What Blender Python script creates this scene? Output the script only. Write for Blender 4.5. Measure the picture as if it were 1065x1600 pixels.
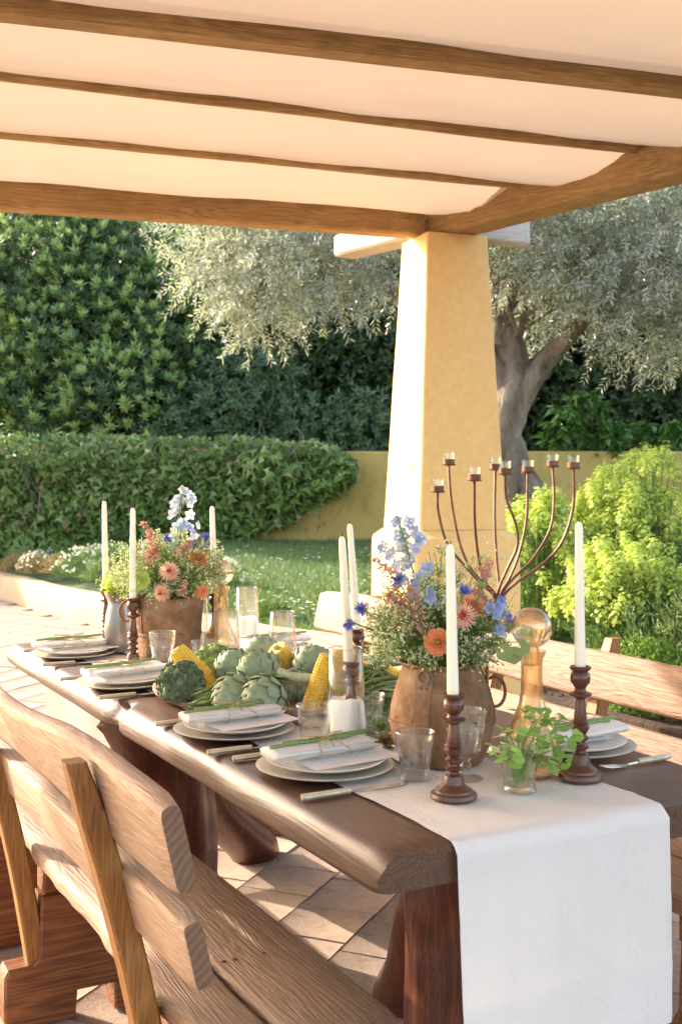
import bpy, bmesh, math, random
import numpy as np
from mathutils import Vector, Matrix, noise

for o in list(bpy.data.objects): bpy.data.objects.remove(o)
S = bpy.context.scene
COL = S.collection
R = math.radians
random.seed(7); rng = np.random.default_rng(7)

# ---------------------------------------------------------------- camera, sky, sun, exposure
F = 1800.0; EYE = 1.34; HZ = 750.0; CX = 532.5          # focal length and horizon in photo pixels
cd = bpy.data.cameras.new('camera'); cam = bpy.data.objects.new('camera', cd); COL.objects.link(cam)
cd.sensor_fit = 'VERTICAL'; cd.sensor_height = 36; cd.lens = 36 * F / 1600
cd.shift_y = -50 / 1600
cd.clip_end = 500; cd.clip_start = 0.05
cam.location = (0, 0, EYE); cam.rotation_euler = (R(90), 0, 0)
cd.dof.use_dof = True; cd.dof.focus_distance = 2.5; cd.dof.aperture_fstop = 9.0
S.camera = cam
SUN = Vector((-.86, .51, .45)).normalized()
el = math.asin(SUN.z); az = math.atan2(SUN.x, SUN.y)
w = bpy.data.worlds.new('World'); S.world = w; w.use_nodes = True
nt = w.node_tree; nt.nodes.clear()
sk = nt.nodes.new('ShaderNodeTexSky'); sk.sky_type = 'NISHITA'; sk.sun_disc = False
sk.sun_elevation = el; sk.sun_rotation = az; sk.air_density = 1.0; sk.dust_density = 2.5; sk.ozone_density = .6
bg = nt.nodes.new('ShaderNodeBackground'); bg.inputs[1].default_value = .15
wo = nt.nodes.new('ShaderNodeOutputWorld')
nt.links.new(sk.outputs[0], bg.inputs[0]); nt.links.new(bg.outputs[0], wo.inputs[0])
sd = bpy.data.lights.new('sun', 'SUN'); sd.energy = 2.0; sd.angle = R(.53); sd.color = (1, .95, .87)
so = bpy.data.objects.new('sun', sd); COL.objects.link(so)
so.rotation_euler = (-SUN).to_track_quat('-Z', 'Y').to_euler(); so.location = SUN * 30
S.view_settings.view_transform = 'Standard'; S.view_settings.look = 'None'
S.view_settings.use_white_balance = True; S.view_settings.white_balance_temperature = 7150; S.view_settings.white_balance_tint = 13
S.view_settings.exposure = 2.42; S.view_settings.gamma = 1; S.view_settings.use_curve_mapping = False
S.render.engine = 'CYCLES'
S.cycles.max_bounces = 10; S.cycles.transparent_max_bounces = 24; S.cycles.diffuse_bounces = 5

# ---------------------------------------------------------------- helpers
def C(h):
    h = h.lstrip('#'); f = lambda v: v/12.92 if v <= .04045 else ((v+.055)/1.055)**2.4
    return tuple(f(int(h[i:i+2], 16)/255) for i in (0, 2, 4)) + (1,)
def V(*a): return Vector(a)
def T(px, py, h=.76):                        # point of the horizontal plane at height h
    y = (EYE-h)*F/(py-HZ); return Vector(((px-CX)*y/F, y, h))
def D(px, py, y): return Vector(((px-CX)*y/F, y, EYE-(py-HZ)*y/F))
def tag(o, label=None, cat=None, group=None, kind=None):
    if label: o['label'] = label
    if cat: o['category'] = cat
    if group: o['group'] = group
    if kind: o['kind'] = kind
    return o
def empty(name, loc=(0, 0, 0), rz=0, label=None, cat=None, group=None, rot=None):
    o = bpy.data.objects.new(name, None); COL.objects.link(o); o.empty_display_size = .05
    o.location = loc; o.rotation_euler = rot if rot else (0, 0, rz)
    return tag(o, label, cat, group)
def finish(o, mat, parent, smooth):
    me = o.data
    if mat: me.materials.append(mat)
    if smooth is not None and len(me.polygons):
        me.shade_smooth()
        if smooth < 180: me.set_sharp_from_angle(angle=R(smooth))
    COL.objects.link(o)
    if parent: o.parent = parent
    return o
class MB:
    def __init__(s): s.v = []; s.f = []
    def add(s, vs, fs):
        n = len(s.v); s.v += [tuple(p) for p in vs]; s.f += [tuple(i+n for i in f) for f in fs]; return s
    def xf(s, M): s.v = [tuple(M @ Vector(p)) for p in s.v]; return s
    def join(s, o, M=None): return s.add([M @ Vector(p) for p in o.v] if M else o.v, o.f)
    def loft(s, rings, caps=True, closed=True):
        n = len(rings[0]); vs = [p for r in rings for p in r]; fs = []
        for i in range(len(rings)-1):
            for j in range(n if closed else n-1):
                k = (j+1) % n
                fs.append((i*n+j, i*n+k, (i+1)*n+k, (i+1)*n+j))
        if caps: fs.append(tuple(range(n))[::-1]); fs.append(tuple((len(rings)-1)*n+j for j in range(n)))
        return s.add(vs, fs)
    def box(s, c, d, b=0.0, M=None):
        x, y, z = d[0]/2, d[1]/2, d[2]/2
        if b <= 0:
            vs = [(i*x, j*y, k*z) for k in (-1, 1) for i, j in ((-1, -1), (1, -1), (1, 1), (-1, 1))]
            fs = [(3, 2, 1, 0), (4, 5, 6, 7), (0, 1, 5, 4), (1, 2, 6, 5), (2, 3, 7, 6), (3, 0, 4, 7)]
            vs = [Vector(p) for p in vs]
            if M: vs = [M @ p for p in vs]
            return s.add([p+Vector(c) for p in vs], fs)
        def ring(ix, iy, zz): return [Vector(p) for p in ((-ix+b, -iy, zz), (ix-b, -iy, zz), (ix, -iy+b, zz), (ix, iy-b, zz), (ix-b, iy, zz), (-ix+b, iy, zz), (-ix, iy-b, zz), (-ix, -iy+b, zz))]
        rs = [ring(x-b, y-b, -z), ring(x, y, -z+b), ring(x, y, z-b), ring(x-b, y-b, z)]
        if M: rs = [[M @ p for p in r] for r in rs]
        return s.loft([[p+Vector(c) for p in r] for r in rs])
    def tube(s, path, r, n=8, caps=True):
        path = [Vector(p) for p in path]; m = len(path); rings = []; pu = None
        for i, p in enumerate(path):
            d = (path[min(i+1, m-1)]-path[max(i-1, 0)])
            d = d.normalized() if d.length > 1e-9 else Vector((0, 0, 1))
            if pu is None: pu = d.orthogonal().normalized()
            else:
                pu = pu-d*pu.dot(d)
                pu = pu.normalized() if pu.length > 1e-6 else d.orthogonal().normalized()
            q = d.cross(pu); rr = r[i] if isinstance(r, (list, tuple)) else r
            rings.append([p+(pu*math.cos(t)+q*math.sin(t))*rr for t in (2*math.pi*k/n for k in range(n))])
        return s.loft(rings, caps)
    def lathe(s, prof, n=24, c=(0, 0, 0), caps=True):
        c = Vector(c)
        return s.loft([[c+Vector((r*math.cos(2*math.pi*k/n), r*math.sin(2*math.pi*k/n), z)) for k in range(n)] for r, z in prof], caps)
    def ball(s, c, r, n=10, m=7, sq=(1, 1, 1), nz=0, fr=3, seed=0):
        c = Vector(c); rings = []
        for i in range(m+1):
            t = math.pi*(i/m); t = min(max(t, .02), math.pi-.02); ring = []
            for k in range(n):
                p = Vector((math.sin(t)*math.cos(2*math.pi*k/n), math.sin(t)*math.sin(2*math.pi*k/n), -math.cos(t)))
                q = 1+nz*noise.noise(p*fr+Vector((seed, seed*2, 0)))
                ring.append(c+Vector((p.x*sq[0], p.y*sq[1], p.z*sq[2]))*r*q)
            rings.append(ring)
        return s.loft(rings)
    def build(s, name, mat, parent=None, smooth=40):
        me = bpy.data.meshes.new(name); me.from_pydata(s.v, [], s.f); me.update()
        bm = bmesh.new(); bm.from_mesh(me); bmesh.ops.recalc_face_normals(bm, faces=bm.faces); bm.to_mesh(me); bm.free()
        return finish(bpy.data.objects.new(name, me), mat, parent, smooth)
def npmesh(name, v, f, mat, parent=None, smooth=None):
    v = np.asarray(v, np.float32); f = np.asarray(f, np.int32); k = f.shape[1]; M = len(f)
    me = bpy.data.meshes.new(name)
    me.vertices.add(len(v)); me.vertices.foreach_set('co', v.ravel())
    me.loops.add(M*k); me.loops.foreach_set('vertex_index', f.ravel())
    me.polygons.add(M); me.polygons.foreach_set('loop_start', np.arange(0, M*k, k, dtype=np.int32))
    me.update(calc_edges=True)
    return finish(bpy.data.objects.new(name, me), mat, parent, smooth)
def copy_tree(o, parent=None):
    c = o.copy(); COL.objects.link(c); c.parent = parent
    for ch in list(o.children): copy_tree(ch, c)
    return c
def smoothpath(pts, n=6):
    pts = [Vector(p) for p in pts]; P = [pts[0]]+pts+[pts[-1]]; out = []
    for i in range(1, len(P)-2):
        for k in range(n):
            t = k/n; a, b, c, d = P[i-1], P[i], P[i+1], P[i+2]
            out.append(.5*((2*b)+(c-a)*t+(2*a-5*b+4*c-d)*t*t+(3*b-a-3*c+d)*t**3))
    return out+[pts[-1]]
def nz(*a): return noise.noise(Vector(a))

# leaves with numpy: a template placed n times
TM = {
 'diamond': (np.array([(0, 0, 0), (.5, -.5, .10), (1, 0, 0), (.5, .5, .10)]), np.array([(0, 1, 2, 3)])),
 'leaf': (np.array([(0, 0, 0), (.4, -.5, .12), (1, 0, -.06), (.4, .5, .12), (.45, 0, 0)]), np.array([(0, 1, 4, 0), (4, 1, 2, 4), (4, 2, 3, 4), (0, 4, 3, 0)])),
 'ivy': (np.array([(0, 0, 0), (.10, -.60, .02), (.36, -.20, .10), (1, 0, -.10), (.36, .20, .10), (.10, .60, .02), (.3, 0, -.05)]), np.array([(0, 1, 2, 6), (6, 2, 3, 4), (6, 4, 5, 0)])),
 'round': (np.array([(0, 0, 0), (.15, -.4, .05), (.6, -.5, .08), (1, -.18, .02), (1, .18, .02), (.6, .5, .08), (.15, .4, .05), (.5, 0, 0)]), np.array([(0, 1, 2, 7), (7, 2, 3, 4), (7, 4, 5, 6), (0, 7, 6, 0)])),
}
TM['leaf'] = (np.array([(0, 0, 0), (.4, -.5, .12), (1, 0, -.06), (.4, .5, .12), (.45, 0, 0)]), np.array([(0, 1, 2, 4), (0, 4, 2, 3)]))
TM['round'] = (TM['round'][0], np.array([(0, 1, 2, 7), (7, 2, 3, 4), (7, 4, 5, 6)]))
def unit(a): return a/np.maximum(np.linalg.norm(a, axis=-1, keepdims=True), 1e-9)
def leaves(P, A, N, L, W, shape='diamond'):
    tv, tf = TM[shape]; P = np.asarray(P, float); n = len(P)
    A = unit(np.asarray(A, float)); N = np.asarray(N, float); Sd = unit(np.cross(N, A)+1e-6); N = np.cross(A, Sd)
    L = np.broadcast_to(np.asarray(L, float), (n,)); W = np.broadcast_to(np.asarray(W, float), (n,))
    v = (P[:, None, :]+A[:, None, :]*(tv[None, :, 0:1]*L[:, None, None])+Sd[:, None, :]*(tv[None, :, 1:2]*W[:, None, None])
         + N[:, None, :]*(tv[None, :, 2:3]*W[:, None, None]))
    k = len(tv); f = (tf[None]+(np.arange(n)*k)[:, None, None]).reshape(-1, 4)
    return v.reshape(-1, 3), f
def cat(parts):
    vs, fs, n = [], [], 0
    for v, f in parts: vs.append(v); fs.append(f+n); n += len(v)
    return np.concatenate(vs), np.concatenate(fs)
def rdir(n): return unit(rng.normal(size=(n, 3)))

# ---------------------------------------------------------------- materials
def newmat(name):
    m = bpy.data.materials.new(name); m.use_nodes = True; n = m.node_tree; n.nodes.clear()
    out = n.nodes.new('ShaderNodeOutputMaterial'); return m, n, out
def N_(n, t, **kw):
    x = n.nodes.new('ShaderNode'+t)
    for k, v in kw.items(): setattr(x, k, v)
    return x
def ramp(n, fac, stops):
    r = N_(n, 'ValToRGB'); e = r.color_ramp.elements
    while len(e) < len(stops): e.new(.5)
    for i, (p, c) in enumerate(stops): e[i].position = p; e[i].color = c
    n.links.new(fac, r.inputs[0]); return r.outputs[0]
def texco(n, scale=(1, 1, 1), rot=(0, 0, 0), kind='Object'):
    t = N_(n, 'TexCoord'); m = N_(n, 'Mapping'); m.inputs['Scale'].default_value = scale; m.inputs['Rotation'].default_value = rot
    n.links.new(t.outputs[kind], m.inputs[0]); return m.outputs[0]
def noi(n, co, sc, det=4, ro=.6, dist=0):
    t = N_(n, 'TexNoise'); t.inputs['Scale'].default_value = sc; t.inputs['Detail'].default_value = det
    t.inputs['Roughness'].default_value = ro; t.inputs['Distortion'].default_value = dist
    if co: n.links.new(co, t.inputs['Vector'])
    return t.outputs['Fac']
def math_(n, op, a, b):
    m = N_(n, 'Math', operation=op)
    for i, x in enumerate((a, b)):
        if isinstance(x, (int, float)): m.inputs[i].default_value = x
        else: n.links.new(x, m.inputs[i])
    return m.outputs[0]
def mixc(n, f, a, b, bt='MIX'):
    m = N_(n, 'Mix', data_type='RGBA', blend_type=bt)
    for i, x in ((0, f), (6, a), (7, b)):
        if isinstance(x, (int, float, tuple)): m.inputs[i].default_value = x
        else: n.links.new(x, m.inputs[i])
    return m.outputs[2]
def bumpn(n, h, st, dist=.01):
    b = N_(n, 'Bump'); b.inputs['Strength'].default_value = st; b.inputs['Distance'].default_value = dist
    n.links.new(h, b.inputs['Height']); return b.outputs[0]
def prin(n, out, col, rough=.5, nrm=None, **kw):
    p = N_(n, 'BsdfPrincipled')
    if isinstance(col, tuple): p.inputs['Base Color'].default_value = col
    else: n.links.new(col, p.inputs['Base Color'])
    if isinstance(rough, (int, float)): p.inputs['Roughness'].default_value = rough
    else: n.links.new(rough, p.inputs['Roughness'])
    if nrm: n.links.new(nrm, p.inputs['Normal'])
    for k, v in kw.items(): p.inputs[k.replace('_', ' ')].default_value = v
    if out: n.links.new(p.outputs[0], out.inputs[0])
    return p
def m_noise(name, c1, c2, sc=8, rough=.6, bump=.2, bd=.004, c3=None, fine=60, scale=(1, 1, 1), **kw):
    m, n, out = newmat(name); co = texco(n, scale)
    f = noi(n, co, sc, 5, .62); g = noi(n, co, fine, 4, .6)
    st = [(.3, C(c1)), (.7, C(c2))]
    if c3: st = [(.28, C(c1)), (.5, C(c2)), (.74, C(c3))]
    col = ramp(n, f, st)
    col = mixc(n, .25, col, ramp(n, g, [(.3, (.55, .55, .55, 1)), (.7, (1, 1, 1, 1))]), 'MULTIPLY')
    h = math_(n, 'ADD', f, math_(n, 'MULTIPLY', g, .6))
    prin(n, out, col, rough, bumpn(n, h, bump, bd) if bump else None, **kw); return m
def m_wood(name, dark, mid, light, axis='y', sc=1.0, rough=.42, bump=.35, fig=.6, coat=0, weather=None, rings_n=24, fibn=240):
    m, n, out = newmat(name)
    st = {'x': (.065, 1, 1), 'y': (1, .065, 1), 'z': (1, 1, .065)}[axis]
    oi = N_(n, 'ObjectInfo'); t = N_(n, 'TexCoord'); ad = N_(n, 'VectorMath', operation='ADD')
    sv = N_(n, 'VectorMath', operation='SCALE'); cmb = N_(n, 'CombineXYZ')
    for i in range(3): n.links.new(oi.outputs['Random'], cmb.inputs[i])
    n.links.new(cmb.outputs[0], sv.inputs[0]); sv.inputs['Scale'].default_value = 7
    n.links.new(t.outputs['Object'], ad.inputs[0]); n.links.new(sv.outputs[0], ad.inputs[1])
    mp = N_(n, 'Mapping'); mp.inputs['Scale'].default_value = tuple(x*sc for x in st); n.links.new(ad.outputs[0], mp.inputs[0])
    co = mp.outputs[0]
    big = noi(n, co, 7, 3, .5, .25)
    rings = math_(n, 'FRACT', math_(n, 'MULTIPLY', big, rings_n), 0)
    rings = math_(n, 'ABSOLUTE', math_(n, 'SUBTRACT', rings, .5), 0)          # triangle wave -> growth rings
    mp2 = N_(n, 'Mapping'); mp2.inputs['Scale'].default_value = tuple(x*sc*(.35 if x < 1 else 1) for x in st); n.links.new(ad.outputs[0], mp2.inputs[0])
    fib = noi(n, mp2.outputs[0], fibn, 3, .6)
    fac = math_(n, 'ADD', math_(n, 'MULTIPLY', rings, fig*1.3), math_(n, 'MULTIPLY', fib, 1.1-fig*.55))
    col = ramp(n, fac, [(.25, C(dark)), (.52, C(mid)), (.85, C(light))])
    blot = noi(n, ad.outputs[0], 4, 3, .6)
    col = mixc(n, .35, col, ramp(n, blot, [(.3, (.55, .5, .46, 1)), (.65, (1, 1, 1, 1))]), 'MULTIPLY')
    if weather:
        wn = noi(n, ad.outputs[0], 9, 5, .7)
        col = mixc(n, math_(n, 'MULTIPLY', ramp_val(n, wn, .48, .7), .6), col, C(weather))
    h = math_(n, 'ADD', math_(n, 'MULTIPLY', rings, .8), fib)
    rg = math_(n, 'ADD', math_(n, 'MULTIPLY', fib, .25), rough-.1)
    p = prin(n, out, col, rg, bumpn(n, h, bump, .003))
    if coat: p.inputs['Coat Weight'].default_value = coat; p.inputs['Coat Roughness'].default_value = .22
    return m
def ramp_val(n, f, a, b):
    m = N_(n, 'MapRange'); m.inputs[1].default_value = a; m.inputs[2].default_value = b; n.links.new(f, m.inputs[0]); return m.outputs[0]
def m_leaf(name, c1, c2, trans=.35, rough=.45, c3=None, spec=.5, tint=1.3):
    m, n, out = newmat(name); g = N_(n, 'NewGeometry')
    st = [(0, C(c1)), (1, C(c2))] if not c3 else [(0, C(c1)), (.55, C(c2)), (1, C(c3))]
    col = ramp(n, g.outputs['Random Per Island'], st)
    p = prin(n, None, col, rough); p.inputs['Specular IOR Level'].default_value = spec
    tr = N_(n, 'BsdfTranslucent'); mx = N_(n, 'MixShader'); mx.inputs[0].default_value = trans
    n.links.new(mixc(n, 1.0, col, (tint, tint*1.02, tint*.68, 1), 'MULTIPLY'), tr.inputs[0])
    n.links.new(p.outputs[0], mx.inputs[1]); n.links.new(tr.outputs[0], mx.inputs[2]); n.links.new(mx.outputs[0], out.inputs[0]); return m
def m_glass(name, tint=(.97, .98, .97, 1), rough=.0, refl=1.0, wav=0.0, real=.13):
    m, n, out = newmat(name); fr = N_(n, 'LayerWeight'); fr.inputs[0].default_value = .5
    tr = N_(n, 'BsdfTransparent'); tr.inputs[0].default_value = tint
    gl = N_(n, 'BsdfGlossy'); gl.inputs['Roughness'].default_value = rough
    if wav:
        b = bumpn(n, noi(n, texco(n), 28, 2, .5), wav, .01); n.links.new(b, gl.inputs['Normal'])
    mx = N_(n, 'MixShader'); f = math_(n, 'MINIMUM', math_(n, 'ADD', math_(n, 'MULTIPLY', math_(n, 'POWER', fr.outputs['Facing'], 3.0), .78*refl), .026*refl), .85)
    n.links.new(f, mx.inputs[0]); n.links.new(tr.outputs[0], mx.inputs[1]); n.links.new(gl.outputs[0], mx.inputs[2])
    gs = N_(n, 'BsdfGlass'); gs.inputs['IOR'].default_value = 1.42; gs.inputs['Color'].default_value = tint; m2 = N_(n, 'MixShader'); m2.inputs[0].default_value = real
    n.links.new(mx.outputs[0], m2.inputs[1]); n.links.new(gs.outputs[0], m2.inputs[2]); n.links.new(m2.outputs[0], out.inputs[0]); return m
def m_cloth(name, c, trans=.15, wv=900, bump=.15, vary=.06, wrk=0.0):
    m, n, out = newmat(name); co = texco(n)
    f = noi(n, co, 3, 4, .6); ww = noi(n, texco(n, (1, 6, 6)), wv/10, 2); w2 = noi(n, texco(n, (6, 1, 1)), wv/10, 2)
    cc = C(c); col = mixc(n, f, tuple(x*(1-vary) for x in cc[:3])+(1,), cc)
    h = math_(n, 'ADD', math_(n, 'ADD', ww, w2), math_(n, 'MULTIPLY', noi(n, texco(n, (1.6, 1, 1)), 14, 3, .55, 1.2), wrk))
    p = prin(n, None, col, .9, bumpn(n, h, bump, .002)); p.inputs['Specular IOR Level'].default_value = .15
    tr = N_(n, 'BsdfTranslucent'); n.links.new(col, tr.inputs[0]); mx = N_(n, 'MixShader'); mx.inputs[0].default_value = trans
    n.links.new(p.outputs[0], mx.inputs[1]); n.links.new(tr.outputs[0], mx.inputs[2]); n.links.new(mx.outputs[0], out.inputs[0]); return m
M = {}
M['bench'] = m_wood('bench_wood', '#664a34', '#8c6a50', '#ac8c72', 'y', 2.0, .55, .8, .40, rings_n=22)
M['bench_pale'] = m_wood('bench_pale_wood', '#735742', '#9a7b64', '#b89c84', 'y', 1.8, .55, .6, .24, rings_n=20)
M['post'] = m_wood('post_wood', '#5a3414', '#8f5c26', '#b07a3c', 'z', 2.2, .5, .3, .3)
M['block'] = m_wood('block_wood', '#4a2614', '#73401f', '#945c30', 'x', 1.4, .42, .6, .5, rings_n=14)
M['table'] = m_wood('table_wood', '#3a2619', '#553a2a', '#6e4e3a', 'y', 1.2, .40, .16, .25, coat=.08)
M['trunk_leg'] = m_wood('trunk_leg_wood', '#1d0805', '#4a1c0e', '#7a3a1c', 'z', 1.3, .34, .5, .28, coat=.25, rings_n=10)
M['beam'] = m_wood('beam_wood', '#7f6240', '#a58452', '#c6a574', 'x', 1.3, .78, .9, .35, weather='#86683f')
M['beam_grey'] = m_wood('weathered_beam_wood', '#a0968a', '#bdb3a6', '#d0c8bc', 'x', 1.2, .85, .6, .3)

def m_end():
    m, n, out = newmat('end_grain'); t = N_(n, 'TexCoord'); sx = N_(n, 'SeparateXYZ'); n.links.new(t.outputs['Object'], sx.inputs[0]); oi = N_(n, 'ObjectInfo')
    wob = math_(n, 'MULTIPLY', noi(n, t.outputs['Object'], 9, 3), .05)
    dx = math_(n, 'ADD', math_(n, 'SUBTRACT', sx.outputs[0], math_(n, 'MULTIPLY', oi.outputs['Random'], .3)), wob); dz = math_(n, 'SUBTRACT', sx.outputs[2], .35)
    d = math_(n, 'SQRT', math_(n, 'ADD', math_(n, 'MULTIPLY', dx, dx), math_(n, 'MULTIPLY', dz, dz)), 0)
    rg = math_(n, 'ABSOLUTE', math_(n, 'SUBTRACT', math_(n, 'FRACT', math_(n, 'MULTIPLY', d, 80), 0), .5), 0)
    f = math_(n, 'ADD', rg, math_(n, 'MULTIPLY', noi(n, t.outputs['Object'], 60, 4), .6))
    prin(n, out, ramp(n, f, [(.1, C('#624833')), (.55, C('#745640')), (.9, C('#846650'))]), .8, bumpn(n, f, .5, .002)); return m
M['endgrain'] = m_end()
M['turned'] = m_wood('turned_wood', '#2f1710', '#57301f', '#744733', 'z', 3, .33, .2, .3, coat=.2)
M['canopy'] = m_cloth('canopy_cloth', '#e0ccb4', .15, 300, .25, .06, 1.5)
M['linen'] = m_cloth('white_linen', '#efe7df', .18, 700, .6, .06, 2.2)
M['napkin'] = m_cloth('napkin_linen', '#efedea', .2, 900, .4, .04, 2.0)
M['paper'] = m_cloth('paper', '#f4f2ef', .15, 300, .02, .01)
M['ochre'] = m_noise('ochre_plaster', '#eec682', '#efc986', 1.2, .88, .05, .006, '#f0cc8c', 25)
M['wall_plaster'] = m_noise('wall_plaster', '#8d7a45', '#b39a58', 2, .9, .2, .01, '#a8935a', 30)
M['kerb'] = m_noise('kerb_plaster', '#b79b78', '#cdb493', 3, .9, .25, .01, None, 40)
M['tile'] = m_noise('terracotta_tile', '#86705f', '#a8917f', 14, .82, .6, .004, '#96806f', 110)
M['grout'] = m_noise('grout', '#6e5e52', '#8a786a', 20, .95, .4, .004)
M['soil'] = m_noise('bed_soil', '#2a1b14', '#4a3222', 12, .95, .8, .02, '#5d4230', 60)
M['grassground'] = m_noise('lawn_ground', '#3f5230', '#56693f', 3, .95, .6, .02, '#63764a', 40)
M['rust'] = m_noise('rusty_metal', '#583d2d', '#8b6342', 11, .78, 1.0, .006, '#a58a74', 45, Metallic=.1)
M['iron'] = m_noise('iron', '#5a3a2a', '#85604a', 30, .45, .2, .001, Metallic=.5)
M['pewter'] = m_noise('pewter', '#7f7d7c', '#a9a6a4', 6, .35, .25, .004, Metallic=.9)
M['steel'] = m_noise('old_silver', '#b5ac9e', '#d8d0c4', 20, .3, .05, .001, Metallic=.85)
M['handle'] = m_noise('bone_handle', '#c0b08e', '#dccfb2', 30, .3, .1, .001, Metallic=.25)
M['plate'] = m_noise('glazed_stoneware', '#e8e3dc', '#f0ece6', 6, .25, .05, .002)
M['charger'] = m_noise('grey_stoneware', '#b6aea2', '#cfc8bc', 9, .3, .08, .002)
def m_plain(name, c, rough):
    m, n, out = newmat(name); prin(n, out, mixc(n, noi(n, texco(n), 20, 2), C(c), tuple(x*.96 for x in C(c)[:3])+(1,)), rough); return m
M['wax'] = m_plain('ivory_wax', '#f2ead6', .4)
M['wax_white'] = m_plain('white_wax', '#f5f1ed', .4)
for k in ('wax', 'wax_white'):
    p = [x for x in M[k].node_tree.nodes if x.type == 'BSDF_PRINCIPLED'][0]
    p.inputs['Subsurface Weight'].default_value = .5; p.inputs['Subsurface Radius'].default_value = (.02, .014, .008); p.inputs['Subsurface Scale'].default_value = 1
M['glass'] = m_glass('clear_glass', (.985, .99, .988, 1), 0, 1.7)
M['cut_glass'] = m_glass('thick_glass', (.985, .99, .988, 1), .0, 1.3, .35)
M['rim'] = m_glass('glass_rim', (.97, .98, .975, 1), .03, 3.5, 0, .4); M['thick'] = m_glass('thick_glass_base', (.98, .99, .985, 1), 0, 1.6, .3, .6)
M['amber'] = m_glass('amber_glass', (.99, .92, .80, 1), .0, 1.5, .25, .28)
M['twine'] = m_noise('jute_twine', '#9a7c50', '#c4a87a', 60, .9, .3, .001)
M['wick'] = m_noise('wick', '#2a2420', '#4a423a', 60, .9, .1, .001)
M['bark'] = m_noise('olive_bark', '#3f352c', '#7d6f62', 7, .95, 1.0, .06, '#a0948a', 26, (1, 1, .35))
M['darkbark'] = m_noise('dark_bark', '#2a1d14', '#4d3a2b', 6, .95, .8, .03, None, 30, (1, 1, .3))
M['stem'] = m_noise('green_stem', '#5e7a34', '#7e9a4c', 30, .6, .1, .001)
M['drystem'] = m_noise('bean_green', '#4d5a2c', '#7d8a4e', 40, .6, .15, .001)
M['asparagus'] = m_noise('asparagus_green', '#647a42', '#8a9f5c', 50, .5, .2, .001)
M['artichoke'] = m_noise('artichoke_green', '#6c7e60', '#92a282', 22, .6, .3, .002, '#76896a', 90)
M['broccoli'] = m_noise('broccoli_green', '#5c6d50', '#7f8f69', 60, .8, .9, .003, None, 300)
M['broccoli_pale'] = m_noise('pale_broccoli_green', '#7d9654', '#a2b878', 60, .8, .9, .003, None, 300)
M['stalk'] = m_noise('pale_stalk', '#a3ab84', '#c4c8a4', 20, .6, .2, .002, None, 80, (4, 4, 1))
M['corn'] = m_noise('corn_yellow', '#ecb52c', '#f6d058', 40, .35, .1, .001)
M['corncut'] = m_noise('corn_cut', '#b98e4a', '#d8b878', 60, .8, .3, .002)
M['cork'] = m_noise('cork_board', '#5a4636', '#8d7460', 20, .9, .9, .006, '#75604e', 90)
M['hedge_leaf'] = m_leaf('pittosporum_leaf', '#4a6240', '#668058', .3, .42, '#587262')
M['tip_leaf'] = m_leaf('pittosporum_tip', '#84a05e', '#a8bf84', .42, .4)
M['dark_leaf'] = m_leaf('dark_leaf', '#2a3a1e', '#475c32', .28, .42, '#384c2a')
M['mid_leaf'] = m_leaf('bright_leaf', '#3f6430', '#5f8644', .35, .4)
M['ivy_leaf'] = m_leaf('ivy_leaf', '#46602f', '#66823f', .3, .38, '#8fa864', .45)
M['olive_leaf'] = m_leaf('olive_leaf', '#7a8374', '#9aa092', .34, .34, '#bcc0b2', .6, 1.2)
M['euph'] = m_leaf('euphorbia_bract', '#a1b250', '#c8d47a', .4, .5, '#b6c664')
M['euph_leaf'] = m_leaf('euphorbia_leaf', '#3d5a2c', '#5f8040', .3, .5)
M['grey_leaf'] = m_leaf('grey_green_leaf', '#5b7048', '#7f9166', .3, .5)
M['box_leaf'] = m_leaf('box_leaf', '#40601f', '#7f9e3a', .3, .4)
M['grass'] = m_leaf('grass_blade', '#4a6236', '#6c844c', .35, .55, '#5f7a44')
M['dry_leaf'] = m_leaf('dry_leaf', '#7a6a48', '#a39268', .3, .7)
M['petal_white'] = m_leaf('white_petal', '#dcdcd6', '#f2f2ee', .3, .6, tint=1)
M['petal_blue'] = m_leaf('pale_blue_petal', '#93a5dc', '#b6c3e8', .4, .6, tint=1.05)
M['petal_lilac'] = m_leaf('lilac_white_petal', '#a9b2e0', '#cfd2ea', .4, .6, tint=1.05)
M['petal_violet'] = m_leaf('violet_petal', '#666cc4', '#9296dc', .3, .6, tint=1)
M['petal_orange'] = m_leaf('orange_petal', '#e8935c', '#f2b48a', .4, .5, tint=1.1)
M['petal_peach'] = m_leaf('peach_petal', '#e4ac9a', '#f2cab8', .4, .6, tint=1.1)
M['petal_red'] = m_leaf('red_petal', '#9c2f2a', '#c2544a', .3, .6, tint=1)
M['petal_pink'] = m_leaf('dusty_pink_petal', '#c28a86', '#dba8a0', .35, .7, tint=1)
M['petal_lime'] = m_leaf('lime_petal', '#b3c94e', '#d0dd78', .4, .6, tint=1)
M['filler'] = m_leaf('filler_green', '#5a7444', '#8aa068', .35, .55)
M['floret'] = m_leaf('pale_floret', '#b9c39a', '#dde0c8', .35, .7, tint=1)
M['clover'] = m_leaf('clover_leaf', '#6b964a', '#96bb6c', .45, .45)
M['silver_leaf'] = m_leaf('silver_dollar_leaf', '#7f8f50', '#9aa868', .4, .5)
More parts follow.
